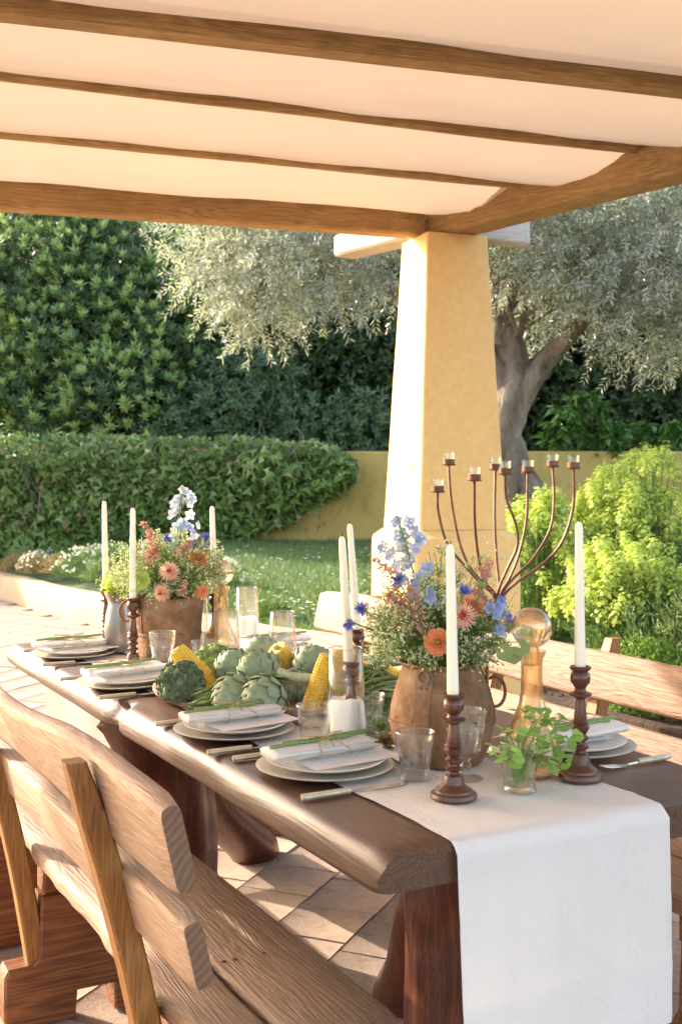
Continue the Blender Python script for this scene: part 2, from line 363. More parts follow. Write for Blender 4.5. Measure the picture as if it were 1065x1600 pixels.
# ================================================================ SETTING
def struct(o): o['kind'] = 'structure'; return o
KP = [(-12, 17.2), (-7, 15.6), (-5, 14.2), (-3.85, 13.0), (-3.09, 11.8), (-2.6, 11.06), (-2.16, 10.5), (-1.4, 9.4), (-.6, 8.35), (.2, 7.65), (.9, 7.2)]
KS = smoothpath([V(x, y, 0) for x, y in KP], 8)
EDGE = [V(.9, 7.15, 0), V(1.3, 6.55, 0), V(1.75, 5.8, 0), V(2.4, 4.6, 0), V(3.4, 2.4, 0), V(4.6, -1, 0)]
def lawn_h(x, y):
    t = min(max((y-8.2)/5.8, 0), 1); hi = .30+.30*min(max((x+4.2)/3.0, 0), 1)
    return .20+(hi-.20)*t+max(0, y-14)*.02
# ground sheet to the horizon
struct(MB().add([(-250, -250, -.06), (250, -250, -.06), (250, 250, -.06), (-250, 250, -.06)], [(0, 1, 2, 3)]).build('ground', M['soil'], None, None))
# patio bed and tiles
patio = struct(MB().box((-2, 3.0, -.03), (20, 26, .04)).build('patio_floor', M['grout'], None, None))
e1 = V(.38, .925, 0).normalized(); e2 = V(e1.y, -e1.x, 0); TS = .25; OFF = -1.506
def tile_mesh(seed, L, W):
    r = random.Random(seed); h = .012+r.uniform(-.0015, .0015); b = .005; mb = MB()
    def ring(i, z, jit): return [V(sx*(L/2-i)+r.uniform(-jit, jit), sy*(W/2-i)+r.uniform(-jit, jit), z) for sx, sy in ((-1, -1), (0, -1), (1, -1), (1, 0), (1, 1), (0, 1), (-1, 1), (-1, 0))]
    base = ring(.0, -.01, .0018)
    top = [p+V(-math.copysign(b, p.x) if abs(p.x) > .01 else 0, -math.copysign(b, p.y) if abs(p.y) > .01 else 0, h) for p in base]
    return mb.loft([base, [V(p.x, p.y, h-.008) for p in base], top])
protos = []
for i in range(10):
    o = tile_mesh(i, TS-.007, TS-.007).build('tile', M['tile'], None, 30); protos.append(o.data); bpy.data.objects.remove(o)
cand = []
for i in range(-60, 60):
    for j in range(-75, 70):
        c = e2*(OFF+(i+.5)*TS)+e1*((j+.5)*TS+3.343+i*-.055)
        if c.y < -8 or not -11 < c.x < 7.5: continue
        if c.x > np.interp(c.y, [-8, -1, 2.4, 4.6, 5.8, 6.55, 7.15], [5, 4.6, 3.4, 2.4, 1.75, 1.3, .9])-.1: continue
        c.y = c.y if abs(c.y) > .01 else .01
        px = CX+F*c.x/c.y; py = HZ+F*EYE/c.y
        if c.y < 15.5:
            # inside the kerb line
            if c.y > 6.6 and c.x > -11:
                k = min(KS, key=lambda p: (p-c).length)
                if (c-k).dot(V(-.75, -.65, 0)) < .02: continue
            cand.append((c.y if c.y > .6 and -60 < px < 1125 else 99, c, py))
cand.sort(key=lambda t: t[0]+(3 if t[2] > 1640 else 0))
ang = math.atan2(e1.y, e1.x)
rest_v, rest_f, nn = [], [], 0
rt = random.Random(3)
for k, (_, c, py) in enumerate(cand):
    me = protos[rt.randrange(10)]; rz = ang+rt.choice((0, math.pi))+rt.uniform(-.006, .006)
    z = rt.uniform(-.0015, .0015)
    if k < 300:
        o = bpy.data.objects.new('tile', me); COL.objects.link(o); o.parent = patio
        o.location = (c.x, c.y, -.008+z); o.rotation_euler = (rt.uniform(-.006, .006), rt.uniform(-.006, .006), rz)
    else:
        s_, c_ = math.sin(rz), math.cos(rz)
        L = TS/2-.004
        q = [(c.x+c_*a-s_*b, c.y+s_*a+c_*b) for a, b in ((-L, -L), (L, -L), (L, L), (-L, L))]
        rest_v += [(x, y, -.012) for x, y in q]+[(x, y, .003+z) for x, y in q]
        for f in ((4, 5, 6, 7), (0, 1, 5, 4), (1, 2, 6, 5), (2, 3, 7, 6), (3, 0, 4, 7)): rest_f.append(tuple(nn+i for i in f))
        nn += 8
o = npmesh('distant_tiles', rest_v, rest_f, M['tile'], patio, 20); o['kind'] = 'stuff'

# kerb: curved low plaster wall
mb = MB(); rings = []
for i, p in enumerate(KS):
    d = (KS[min(i+1, len(KS)-1)]-KS[max(i-1, 0)]).normalized(); nrm = V(-d.y, d.x, 0)      # towards the lawn
    h = .27 if p.y > 8 else .27-.10*(8-p.y)
    prof = [(0, -.05), (-.01, .10), (0, h-.05), (.02, h-.015), (.06, h), (.17, h), (.21, h-.015), (.23, h-.05), (.24, -.05)]
    rings.append([p+nrm*a+V(0, 0, z+.006*nz(p.x*2, p.y*2, a*9)) for a, z in prof])
struct(tag(mb.loft(rings).build('kerb', M['kerb']), 'low curved rendered kerb holding back the flower bed'))
mb = MB(); rings = []
for i, p in enumerate(EDGE):
    d = (EDGE[min(i+1, len(EDGE)-1)]-EDGE[max(i-1, 0)]).normalized(); nrm = V(-d.y, d.x, 0)
    rings.append([p+nrm*a+V(0, 0, z) for a, z in ((-.02, -.04), (-.02, .06), (0, .07), (.05, .07), (.07, .06), (.07, -.04))])
struct(mb.loft(rings).build('bed_edging', M['darkbark']))
# lawn sheet, its front edge following the inside of the kerb
LK = KS+[V(1.6, 8.0, 0), V(2.6, 8.9, 0), V(4.5, 10, 0), V(9, 11, 0), V(16, 12, 0)]
steps = [.06, .3]+[.6*i for i in range(1, 34)]; vs = []; fs = []
for p in LK:
    q = p+V(.09, .075, 0)
    for t in steps:
        x, y = q.x+.35*t, q.y+.94*t; z = lawn_h(x, y)+.015*nz(x*1.5, y*1.5, 0); k_ = min(max((t-.1)/1.2, 0), 1); vs.append((x, y, min(z, .215+(z-.215)*k_)))
W_ = len(steps)
for j in range(len(LK)-1):
    for i in range(W_-1): fs.append((j*W_+i, (j+1)*W_+i, (j+1)*W_+i+1, j*W_+i+1))
lawn = struct(npmesh('lawn', vs, fs, M['grassground'], None, 180))
# right flower bed soil
bedv = [p+V(.06, .03, .02) for p in EDGE]+[V(9, -1, .02), V(9, 9, .02), V(.9, 9, .05)]
struct(MB().add(bedv, [tuple(range(len(bedv)))]).build('flower_bed', M['soil'], None, None))
n = 2600; P = np.stack([rng.uniform(.9, 4.2, n), rng.uniform(3.5, 8.5, n), np.full(n, .03)], 1)
ok = np.array([any(True for _ in [0]) and (p[0] > np.interp(p[1], [2.4, 4.6, 5.8, 6.55, 7.15], [3.4, 2.4, 1.75, 1.3, .9])+.12) for p in P]); P = P[ok]
A = rdir(len(P)); A[:, 2] *= .25
o = npmesh('bark_mulch', *leaves(P+rng.normal(0, .006, P.shape)*[0, 0, 1], A, rdir(len(P)), rng.uniform(.03, .07, len(P)), rng.uniform(.012, .03, len(P))), M['darkbark']); o['kind'] = 'stuff'; tag(o, 'dark bark mulch spread over the flower bed behind the bench', 'mulch')

# grass blades and daisies
def on_lawn(n, x0, x1, y0, y1):
    P = np.stack([rng.uniform(x0, x1, n), rng.uniform(y0, y1, n)], 1)
    kx = np.array([(p.x, p.y) for p in KS])
    keep = []
    for x, y in P:
        k = kx[np.argmin((kx[:, 0]-x)**2+(kx[:, 1]-y)**2)]
        keep.append((x-k[0])*.75+(y-k[1])*.65 > .27 and not (x > .6 and y < 8.7+.35*(x-.7)))
    P = P[np.array(keep)]
    return np.array([(x, y, lawn_h(x, y)+.015*nz(x*1.5, y*1.5, 0)) for x, y in P])
P = np.concatenate([on_lawn(26000, -2.0, 1.8, 7.5, 10.5), on_lawn(22000, -3.2, 2.6, 10.5, 14)])
n = len(P); A = rdir(n)*.5; A[:, 2] = 1
o = npmesh('grass', *leaves(P-[0, 0, .004], A, rdir(n), rng.uniform(.03, .075, n), rng.uniform(.006, .011, n)), M['grass'])
tag(o, 'short green grass growing on the lawn behind the kerb', 'grass', kind='stuff')
P = on_lawn(420, -1.8, .6, 7.6, 9.6); P = P[np.argsort(rng.random(len(P)))][:110]
P = np.concatenate([P, on_lawn(120, -1.2, 1.2, 9.5, 13)]); v = []
for p in P:
    h = rng.uniform(.05, .085); k = 7; a = np.linspace(0, 6.28, k, endpoint=False)
    dd = np.stack([np.cos(a), np.sin(a), np.full(k, .25)], 1)
    v.append(leaves(np.repeat([[p[0], p[1], p[2]+h]], k, 0), dd, np.repeat([[0, -.3, 1.]], k, 0), .017, .012))
o = npmesh('daisies', *cat(v), M['petal_white']); tag(o, 'small white daisies scattered through the lawn', 'daisies', kind='stuff')

# ---------------------------------------------------------------- garden wall
WP = smoothpath([V(-14, 15.0, 0), V(-8, 14.6, 0), V(-4, 14.4, 0), V(-1.4, 14.2, 0), V(.5, 14.0, 0), V(3, 14.0, 0), V(7, 14.3, 0), V(14, 15, 0)], 8)
mb = MB(); rings = []
for i, p in enumerate(WP):
    d = (WP[min(i+1, len(WP)-1)]-WP[max(i-1, 0)]).normalized(); nrm = V(-d.y, d.x, 0)
    rings.append([p+nrm*a+V(0, 0, z) for a, z in ((0, -.1), (0, 1.66), (.02, 1.69), (.22, 1.69), (.24, 1.66), (.24, -.1))])
tag(mb.loft(rings).build('garden_wall', M['wall_plaster']), 'low ochre rendered garden wall running behind the lawn and olive tree', 'wall')

# ---------------------------------------------------------------- ivy on the wall
n = 14500; X = rng.uniform(-7.5, .15, n); Zf = rng.random(n)
WX = np.array([p.x for p in WP]); WY = np.array([p.y for p in WP]); wy = np.interp(X, WX, WY)
top = np.interp(X, [-7.5, -4, -2.5, -.8, -.1, .15], [1.98, 1.93, 1.9, 1.86, 1.76, 1.55]); bot = np.interp(X, [-7.5, -3.4, -1.5, -.9, -.5, -.1, .15], [.2, .2, .42, .75, .95, 1.12, 1.35])
bot = bot+.12*np.array([nz(x*2.3, 5, 1) for x in X])
Z = bot+(top-bot)*Zf+.09*np.array([nz(x*2, z*2, 3) for x, z in zip(X, Zf)])
thick = .16+.16*np.sin(np.clip(Zf, 0, 1)*2.6)+.22*np.array([nz(x*1.7, z*4, 9) for x, z in zip(X, Zf)])
dep = rng.random(n)**.75
Y = wy-.02-np.abs(thick)*dep
topm = Zf > .88; Y = np.where(topm, wy+rng.uniform(-.32, .38, n), Y)
P = np.stack([X, Y, Z], 1)
A = np.stack([rng.normal(0, .7, n), rng.normal(-.4, .35, n), rng.normal(-.65, .5, n)], 1)
N = np.stack([rng.normal(0, .55, n), np.full(n, -1.), rng.uniform(-.2, 1.4, n)], 1)
ns = 500; q_ = rng.integers(0, n, ns); P = P.copy(); P[q_] += np.stack([rng.normal(0, .05, ns), rng.uniform(-.10, 0, ns), np.where(Zf[q_] > .75, rng.uniform(0, .16, ns), np.where(Zf[q_] < .2, -rng.uniform(0, .15, ns), 0))], 1)
L = rng.uniform(.045, .14, n)
sel = np.argsort(-(dep+rng.random(n)*.1)); near = np.array([i for i in sel if -4.2 < X[i] < .1 and .6 < dep[i]])[:290]
mask = np.ones(n, bool); mask[near] = False
ivy = empty('ivy_hedge', (-3, 14.2, .3), 0, 'dense green ivy curtain grown over the left half of the garden wall', 'ivy')
def local(v, o): return np.asarray(v)-np.array(o.location)
v, f = leaves(P[mask], A[mask], N[mask], L[mask], L[mask]*.95, 'ivy')
o = npmesh('ivy_foliage', local(v, ivy), f, M['ivy_leaf'], ivy); o['kind'] = 'stuff'
v, f = leaves([[0, 0, 0]], [[0, 0, -1]], [[0, -1, 0]], 1, .95, 'ivy'); pr = npmesh('ivy_leaf', v, f, M['ivy_leaf']); pm = pr.data; bpy.data.objects.remove(pr)
for i in near:
    o = bpy.data.objects.new('ivy_leaf', pm); COL.objects.link(o); o.parent = ivy
    a = Vector(A[i]).normalized(); s = Vector(N[i]).cross(a).normalized(); nn_ = a.cross(s)
    Mx = Matrix((( s.x, nn_.x, -a.x), (s.y, nn_.y, -a.y), (s.z, nn_.z, -a.z))).to_4x4()
    o.matrix_local = Matrix.Translation(Vector(P[i])-ivy.location+V(0, -.03, 0)) @ Mx @ Matrix.Scale(L[i]*1.1, 4)

tw = MB(); ri = random.Random(8)
for k in range(70):
    x = ri.uniform(-6, 0); y = float(np.interp(x, WX, WY))-ri.uniform(.12, .40); z0 = ri.uniform(.8, 1.8)
    pts = [V(x, y+.1, z0+.25), V(x+ri.uniform(-.1, .1), y-.02, z0+.1), V(x+ri.uniform(-.25, .25), y-.03, z0-ri.uniform(.1, .35))]; tw.tube([p-ivy.location for p in smoothpath(pts, 4)], .0045, 4)
tw.build('ivy_twigs', M['bark'], ivy)['kind'] = 'stuff'
k = 110; X2 = rng.uniform(-6, 0, k); P2_ = np.stack([X2, np.interp(X2, WX, WY)-rng.uniform(.22, .42, k), rng.uniform(.7, 1.85, k)], 1)
v, f = leaves(P2_, np.stack([rng.normal(0, .5, k), np.full(k, -.3), np.full(k, -.8)], 1), np.stack([rng.normal(0, .4, k), np.full(k, -1.), rng.uniform(0, 1, k)], 1), rng.uniform(.05, .1, k), .08, 'ivy')
npmesh('withered_leaves', local(v, ivy), f, M['dry_leaf'], ivy)['kind'] = 'stuff'

# ---------------------------------------------------------------- shrubs and trees
def lobes_points(lobes, n, inner=.72, front=True, seed=0):
    """n points and outward normals on bumpy ellipsoids"""
    wts = np.array([l[3]*l[4]+l[3]*l[5]+l[4]*l[5] for l in lobes]); wts = wts/wts.sum()
    idx = rng.choice(len(lobes), n, p=wts); d = rdir(n)
    if front: fl = (d[:, 1] > .3) & (rng.random(n) < .7); d[fl, 1] *= -1
    lob = np.array(lobes, float)[idx]
    bump = np.array([1+.22*nz(a*2.4+i*3.1, b*2.4, c*2.4) for i, (a, b, c) in zip(idx, d)])
    rad = rng.uniform(inner, 1.0, n)*bump
    P = lob[:, :3]+d*lob[:, 3:6]*rad[:, None]
    N = unit(d/lob[:, 3:6]); return P, N
def trunk(mb, path, r0, r1, n=9):
    pts = smoothpath(path, 5); m = len(pts)
    mb.tube([p+V(nz(p.z*3, 1, r0)*r0*.25, nz(p.z*3, 7, r0)*r0*.25, 0) for p in pts], [r0+(r1-r0)*i/(m-1)+r0*.08*nz(p.z*6, r0*9, 2) for i, p in enumerate(pts)], n)
    return mb
def crown_obj(name, root, P, A, N, L, W, mat, shape='diamond', kind=True):
    v, f = leaves(P, A, N, L, W, shape)
    o = npmesh(name, local(v, root), f, M[mat], root)
    return o
def rosettes(P, N, k, L, W, tilt=.55, stemup=.5):
    """k leaves round each axis"""
    n = len(P); ax = unit(N+np.array([0, 0, stemup])+rng.normal(0, .25, (n, 3)))
    ref = unit(np.cross(ax, rdir(n))); ref2 = np.cross(ax, ref)
    PP, AA, NN = [], [], []
    for j in range(k):
        t = j*2.4; tl = tilt*(.5+.9*j/k)
        dirv = ref*math.cos(t)+ref2*math.sin(t)
        AA.append(unit(ax*math.cos(tl*1.5)+dirv*math.sin(tl*1.5))); NN.append(ax); PP.append(P-ax*(.05*j/k))
    P2, A2, N2 = map(np.concatenate, (PP, AA, NN)); m = len(P2)
    return P2, A2, N2, L*rng.uniform(.7, 1.2, m), W*rng.uniform(.8, 1.2, m)
# pittosporum, the big bush on the left
LB = [(-3.7, 16.6, 3.0, 1.2, 1.1, 1.5), (-2.5, 16.3, 3.1, .75, .9, 1.3), (-4.6, 16.4, 2.3, 1.2, 1.1, 1.1), (-3.0, 16.0, 2.45, .9, .9, .85), (-3.3, 16.8, 4.1, 1.2, 1.1, 1.1), (-5.4, 16.6, 3.5, 1.3, 1.2, 1.4), (-2.3, 16.6, 4.0, .7, .8, .8), (-4.4, 16.9, 4.6, 1.2, 1, 1)]
root = empty('pittosporum_bush', (-3.6, 16.6, .3), 0, 'big rounded bush with pale green shoot tips behind the ivy on the left', 'bush')
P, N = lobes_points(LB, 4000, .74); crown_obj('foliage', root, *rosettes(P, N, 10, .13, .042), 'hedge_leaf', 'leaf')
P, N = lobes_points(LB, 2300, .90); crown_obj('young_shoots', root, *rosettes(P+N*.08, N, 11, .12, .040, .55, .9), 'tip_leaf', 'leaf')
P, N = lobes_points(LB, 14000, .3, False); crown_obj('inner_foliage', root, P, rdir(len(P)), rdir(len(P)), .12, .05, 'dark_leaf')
mb = MB()
for i, (x, y) in enumerate([(-3.35, 16.3), (-3.1, 16.4), (-4.3, 16.5), (-2.5, 16.5)]):
    trunk(mb, [V(x, y, .2)-root.location, V(x+.1*(-1)**i, y, 1.4)-root.location, V(x-.2*(-1)**i, y, 2.6)-root.location], .11, .04)
mb.build('trunk', M['darkbark'], root)
# dark hedge trees along the boundary: each a thing of its own
HT = [(-6.6, 21.0, 5.6, 1.6), (-4.0, 19.6, 6.6, 1.7), (-1.6, 17.6, 5.6, 1.6), (.2, 17.0, 5.2, 1.4), (1.8, 17.4, 5.8, 1.5), (3.6, 17.2, 5.6, 1.5), (5.4, 17.4, 5.8, 1.6), (7.4, 17.8, 6, 1.7)]
HL = ['dark evergreen tree behind the left edge of the pittosporum bush', 'tall dark tree behind the middle of the pittosporum bush', 'dark evergreen tree between the pittosporum bush and the olive branches', 'dark evergreen tree behind the ivy end just left of the column', 'dark evergreen tree hidden behind the yellow column and olive trunk', 'dark evergreen tree right of the olive trunk behind the low wall', 'dark evergreen tree behind the wall near the right picture edge', 'dark evergreen tree at the far right beyond the olive crown']
for (x, y, h, r), lb in zip(HT, HL):
    root = empty('evergreen_tree', (x, y, .3), 0, lb, 'tree', 'dark evergreen trees beyond the garden wall')
    lob = [(x, y, h*.55, r*.95, r*.8, h*.38), (x+r*.5, y-.2, h*.42, r*.7, r*.7, h*.3), (x-r*.5, y-.1, h*.5, r*.7, r*.7, h*.32), (x, y, h*.85, r*.8, r*.7, h*.22)]
    P, N = lobes_points(lob, 1500, .85); crown_obj('foliage', root, *rosettes(P, N, 6, .14, .05, .7, 0), 'dark_leaf', 'diamond')
    P, N = lobes_points(lob, 4200, .15, False); o = crown_obj('crown', root, P, rdir(len(P)), rdir(len(P)), .2, .1, 'dark_leaf')
    mb = MB(); trunk(mb, [V(0, 0, -.1), V(.1, 0, 1.3), V(-.05, 0, h*.6)], .12, .05)
    trunk(mb, [V(.25, -.3, -.1), V(.3, -.3, 1.0), V(.6, -.3, h*.5)], .07, .03)
    mb.build('trunk', M['darkbark'], root)
# mass of far trees behind them, reads as one dark wood
n = 26000; P = np.stack([rng.uniform(-10, 22, n), rng.uniform(21, 23, n), rng.uniform(.3, 11.5, n)], 1); P[:, 0] += .0
P = P[(P[:, 0] > -8)]
P[:, 2] *= .75+.3*np.array([nz(x*.4, 2, 0) for x in P[:, 0]])
o = npmesh('distant_wood', *leaves(P, rdir(len(P)), rdir(len(P)), .5, .28), M['dark_leaf']); tag(o, 'dark mass of woodland behind the boundary trees', 'wood', kind='stuff')
# bright laurel shoots on the wall right of the olive
root = empty('laurel_shrub', (3.1, 14.5, 1.5), 0, 'small bright leafed shrub hanging over the wall right of the olive trunk', 'shrub')
P, N = lobes_points([(2.75, 14.2, 1.95, .35, .25, .3), (3.3, 14.2, 1.85, .35, .25, .28), (3.0, 14.3, 2.25, .3, .25, .25), (3.9, 14.3, 1.9, .4, .2, .25)], 130, .5)
A = N*.3+np.array([0, -.2, -1]); crown_obj('foliage', root, *rosettes(P, A, 5, .17, .075, .6, 0), 'mid_leaf', 'leaf')
trunk(MB(), [V(0, 0, -.9), V(.05, -.05, .2), V(0, -.1, .7)], .03, .01).build('stem', M['darkbark'], root)
# low shrubs in the dark gap behind the ivy
root = empty('mid_shrub', (-1.2, 15.4, .4), 0, 'loose dark green shrub behind the ivy below the olive branches', 'shrub')
P, N = lobes_points([(-1.6, 15.5, 2.1, .8, .4, .7), (-.6, 15.6, 2.0, .8, .4, .6), (-2.3, 15.4, 1.9, .5, .4, .5), (.3, 15.6, 2.0, .7, .4, .6), (-1.2, 15.7, 2.8, .8, .4, .5)], 1500, .5)
crown_obj('foliage', root, *rosettes(P, N, 6, .11, .045, .7, 0), 'hedge_leaf', 'leaf')
trunk(MB(), [V(0, 0, -.2), V(.1, 0, .8), V(-.1, 0, 1.9)], .05, .02).build('stem', M['darkbark'], root)

# ---------------------------------------------------------------- olive tree
root = empty('olive_tree', (3.0, 11.2, .35), 0, 'old grey olive tree with leaning trunk and silvery crown behind the column', 'tree')
mb = MB(); q = lambda x, y, z: V(x, y, z)-root.location
trunk(mb, [q(2.15, 11.2, .2), q(1.98, 11.2, .75), q(1.72, 11.2, 1.25), q(1.58, 11.2, 1.75), q(1.66, 11.2, 2.25), q(1.62, 11.3, 2.75), q(1.35, 11.4, 3.5)], .27, .12, 14)
trunk(mb, [q(1.62, 11.2, 1.9), q(1.85, 11.15, 2.35), q(2.2, 11.0, 2.75), q(2.9, 10.8, 3.5)], .15, .06, 10)
trunk(mb, [q(1.62, 11.2, 2.2), q(1.2, 11.2, 2.75), q(.55, 11.0, 3.1), q(-.3, 10.8, 3.6), q(-1.0, 10.6, 4.0)], .14, .05, 10)
trunk(mb, [q(1.5, 11.3, 2.9), q(2.0, 11.5, 3.6), q(2.6, 11.6, 4.6)], .10, .04, 8)
mb.build('trunk', M['bark'], root)
LO = [(2.9, 10.6, 3.5, 1.3, 1.1, .8), (3.9, 10.6, 3.3, 1.1, 1.0, .8), (2.2, 11.0, 4.1, 1.2, 1.0, .7), (3.2, 11.2, 2.85, .8, .7, .42), (2.0, 11.9, 3.2, .6, .4, .5), (1.75, 10.8, 3.42, .55, .5, .42), (2.3, 10.7, 3.35, .5, .5, .42), (4.4, 11.0, 2.9, .8, .8, .6),
      (-.55, 10.2, 3.35, .5, .6, .42), (-.1, 10.3, 3.15, .42, .5, .35), (-1.1, 10.6, 3.35, .5, .6, .5), (.35, 10.5, 3.35, .4, .5, .4), (-.75, 10.8, 2.95, .36, .5, .38), (-.3, 10.8, 4.0, 1.3, .8, .5), (1.0, 10.8, 4.0, .9, .7, .5)]
P, N = lobes_points(LO, 4500, .35)
# drooping branchlets with paired narrow leaves
n = len(P); ax = unit(N*.7+np.array([0, -.1, -.45])+rng.normal(0, .45, (n, 3))); PP, AA, NN = [], [], []
for j in range(9):
    t = j/8*.30; sd_ = unit(np.cross(ax, rdir(n)))
    for sgn in (-1, 1):
        PP.append(P+ax*t); AA.append(ax*.8+sd_*sgn*.8); NN.append(np.cross(ax, sd_)+rdir(n)*.5)
P2, A2, N2 = map(np.concatenate, (PP, AA, NN)); m = len(P2)
crown_obj('foliage', root, P2, A2, N2, rng.uniform(.05, .09, m), rng.uniform(.012, .019, m), 'olive_leaf')
mb = MB(); r_ = random.Random(4)
for i in r_.sample(range(n), 420):
    p = Vector(P[i])-root.location; a = Vector(ax[i]); mb.tube([p-a*.25+V(0, 0, .08), p, p+a*.32], [.007, .005, .002], 4)
for l in LO:
    for k in range(4):
        c = V(*l[:3]); e = c+V(r_.uniform(-1, 1)*l[3], r_.uniform(-1, 1)*l[4], r_.uniform(-1, .3)*l[5])
        s0 = V(1.6 if l[0] > .8 else .2, 11.1, 2.9 if l[0] > .8 else 3.3)
        mb.tube([p-root.location for p in smoothpath([s0+V(r_.uniform(-.3, .3), 0, r_.uniform(-.2, .6)), (s0+c)/2+V(0, 0, .25), c, e], 4)], [.018-.0011*i for i in range(13)], 4)
mb.build('branch', M['bark'], root)

# ---------------------------------------------------------------- right-hand bed
def euphorbia(loc, stems, H, spread, label):
    root = empty('euphorbia_bush', loc, 0, label, 'bush', 'lime green euphorbia bushes by the column'); r = random.Random(len(label))
    L1, L2, mb = [], [], MB()
    for i in range(stems):
        a = r.uniform(0, 6.283); d = spread*math.sqrt(r.random()); h = H*(1-.42*(d/spread)**2)*r.uniform(.82, 1.05)
        b = V(math.cos(a)*d*.5, math.sin(a)*d*.5, 0); t = V(math.cos(a)*d, math.sin(a)*d, h)
        path = smoothpath([b, (b+t)/2+V(0, 0, h*.12), t], 3); mb.tube(path, .005, 4)
        k = 34; tt = np.array([r.random() for _ in range(k)]); pts = np.array([path[int(x*(len(path)-1))] for x in .25+.6*tt])+rng.normal(0, .012, (k, 3))
        dr = rdir(k); dr[:, 2] = np.abs(dr[:, 2])*.4+.1; L1.append(leaves(pts, dr, rdir(k), rng.uniform(.05, .10, k), .014))
        k = 60; c = np.array(t); dn = rdir(k); pts = c+dn*np.array([.065, .065, .10])*rng.uniform(.4, 1, (k, 1)); up = unit(dn+np.array([0, 0, .9]))
        q, A_, N_2 = np.repeat(pts, 3, 0), rdir(k*3), np.repeat(up, 3, 0); A_ = unit(A_-N_2*np.sum(A_*N_2, 1, keepdims=True)*.9)
        L2.append(leaves(q, A_, N_2, .019, .021))
    o = npmesh('flower_heads', *cat(L2), M['euph'], root); o = npmesh('foliage', *cat(L1), M['euph_leaf'], root); mb.build('stems', M['stem'], root)
euphorbia((2.25, 8.6, .1), 130, 1.44, .62, 'tall lime green euphorbia bush with the highest peak by the right edge')
euphorbia((1.42, 8.3, .1), 80, 1.12, .42, 'middle lime green euphorbia bush just right of the column')
euphorbia((3.1, 8.4, .1), 90, 1.40, .5, 'euphorbia bush cut by the right picture edge')
euphorbia((1.85, 7.5, .05), 95, .86, .52, 'lower front euphorbia bush above the right bench back')
euphorbia((1.15, 9.6, .25), 30, .95, .28, 'small euphorbia tuft behind the candelabra at the olive trunk foot')
def needle_bush(name, loc, n, H, spr, mat, label, ll=.05, lw=.006, seed=1):
    root = empty(name, loc, 0, label, 'shrub'); r = random.Random(seed); L1 = []; mb = MB()
    for i in range(n):
        a = r.uniform(0, 6.283); d = spr*math.sqrt(r.random()); h = H*(1-.4*(d/spr)**2)*r.uniform(.6, 1.05)
        b = V(math.cos(a)*d*.3, math.sin(a)*d*.3, 0); t = V(math.cos(a)*d*1.1, math.sin(a)*d*1.1, h); path = smoothpath([b, (b+t)/2+V(0, 0, .1*h), t], 4); mb.tube(path, .004, 4)
        k = 46; u = .3+.7*np.sort(rng.random(k)); pts = np.array([path[min(int(x*(len(path)-1)), len(path)-1)] for x in u])+rng.normal(0, .014, (k, 3))
        ax_ = np.array((path[-1]-path[-4]).normalized()); dr = unit(rdir(k)+ax_*1.1); L1.append(leaves(pts, dr, rdir(k), ll*rng.uniform(.7, 1.3, k), lw))
    npmesh('foliage', *cat(L1), M[mat], root); mb.build('stems', M['darkbark'], root); return root
needle_bush('rosemary_shrub', (2.35, 6.75, .05), 90, .98, .5, 'grey_leaf', 'grey green needle leaved shrub in front of the euphorbia at right', .075, .008)
needle_bush('rosemary_shrub', (1.9, 6.75, .05), 60, .66, .4, 'euph_leaf', 'darker low needle leaved shrub behind the right candle', .06, .009, 5)
needle_bush('rosemary_shrub', (3.2, 6.5, .05), 60, .9, .5, 'grey_leaf', 'grey needle leaved shrub at the right picture edge', .075, .008, 9)
def leafy_mound(name, loc, dims, n, mat, label, ll=.02, lw=.012, c='hedge', group=None):
    root = empty(name, loc, 0, label, c, group)
    P, N = lobes_points([(loc[0], loc[1], loc[2]+dims[2]*.45, dims[0], dims[1], dims[2]*.58)], n, .75, True)
    k = len(P); crown_obj('foliage', root, P, N*.6+rdir(k)+[0, 0, .4], rdir(k), ll*rng.uniform(.7, 1.3, k), lw, mat)
    mb = MB(); r = random.Random(n)
    for i in range(7): mb.tube([V(r.uniform(-.3, .3)*dims[0], r.uniform(-.3, .3)*dims[1], -.02), V(r.uniform(-.6, .6)*dims[0], r.uniform(-.6, .6)*dims[1], dims[2]*.7)], .006, 5)
    mb.build('stems', M['darkbark'], root); return root
bx = [(1.72, 6.55, .03), (2.05, 6.1, .03), (2.35, 5.6, .03), (2.65, 5.05, .03)]
bl = ['clipped box ball of small leaves behind the right bench, leftmost of four', 'second box ball from the left behind the right bench', 'third box ball behind the right end of the bench back', 'box ball at the right picture edge behind the bench']
for b, l in zip(bx, bl): leafy_mound('box_hedge', b, (.30, .30, .40), 5200, 'box_leaf', l, .021, .014, 'hedge', 'clipped box balls along the bed edging')
# calla lily beside the euphorbia
root = empty('calla_lily', (1.95, 8.75, .05), 0, 'single white calla lily flower standing among the lime euphorbia', 'flower')
d = D(947, 768, 8.75)-root.location
MB().tube(smoothpath([V(0, 0, 0), d*.5+V(.03, 0, .05), d+V(0, 0, -.03)], 5), .006, 6).build('stem', M['stem'], root)
mb = MB(); rings = []
for i in range(7):
    t = i/6; rings.append([d+V(math.cos(a)*(.008+.034*t**1.6), math.sin(a)*(.008+.034*t**1.6), -.04+.075*t+(.03*t*t*math.cos(a-2.5))) for a in (2*math.pi*k/12 for k in range(12))])
mb.loft(rings, False).build('spathe', M['petal_white'], root)
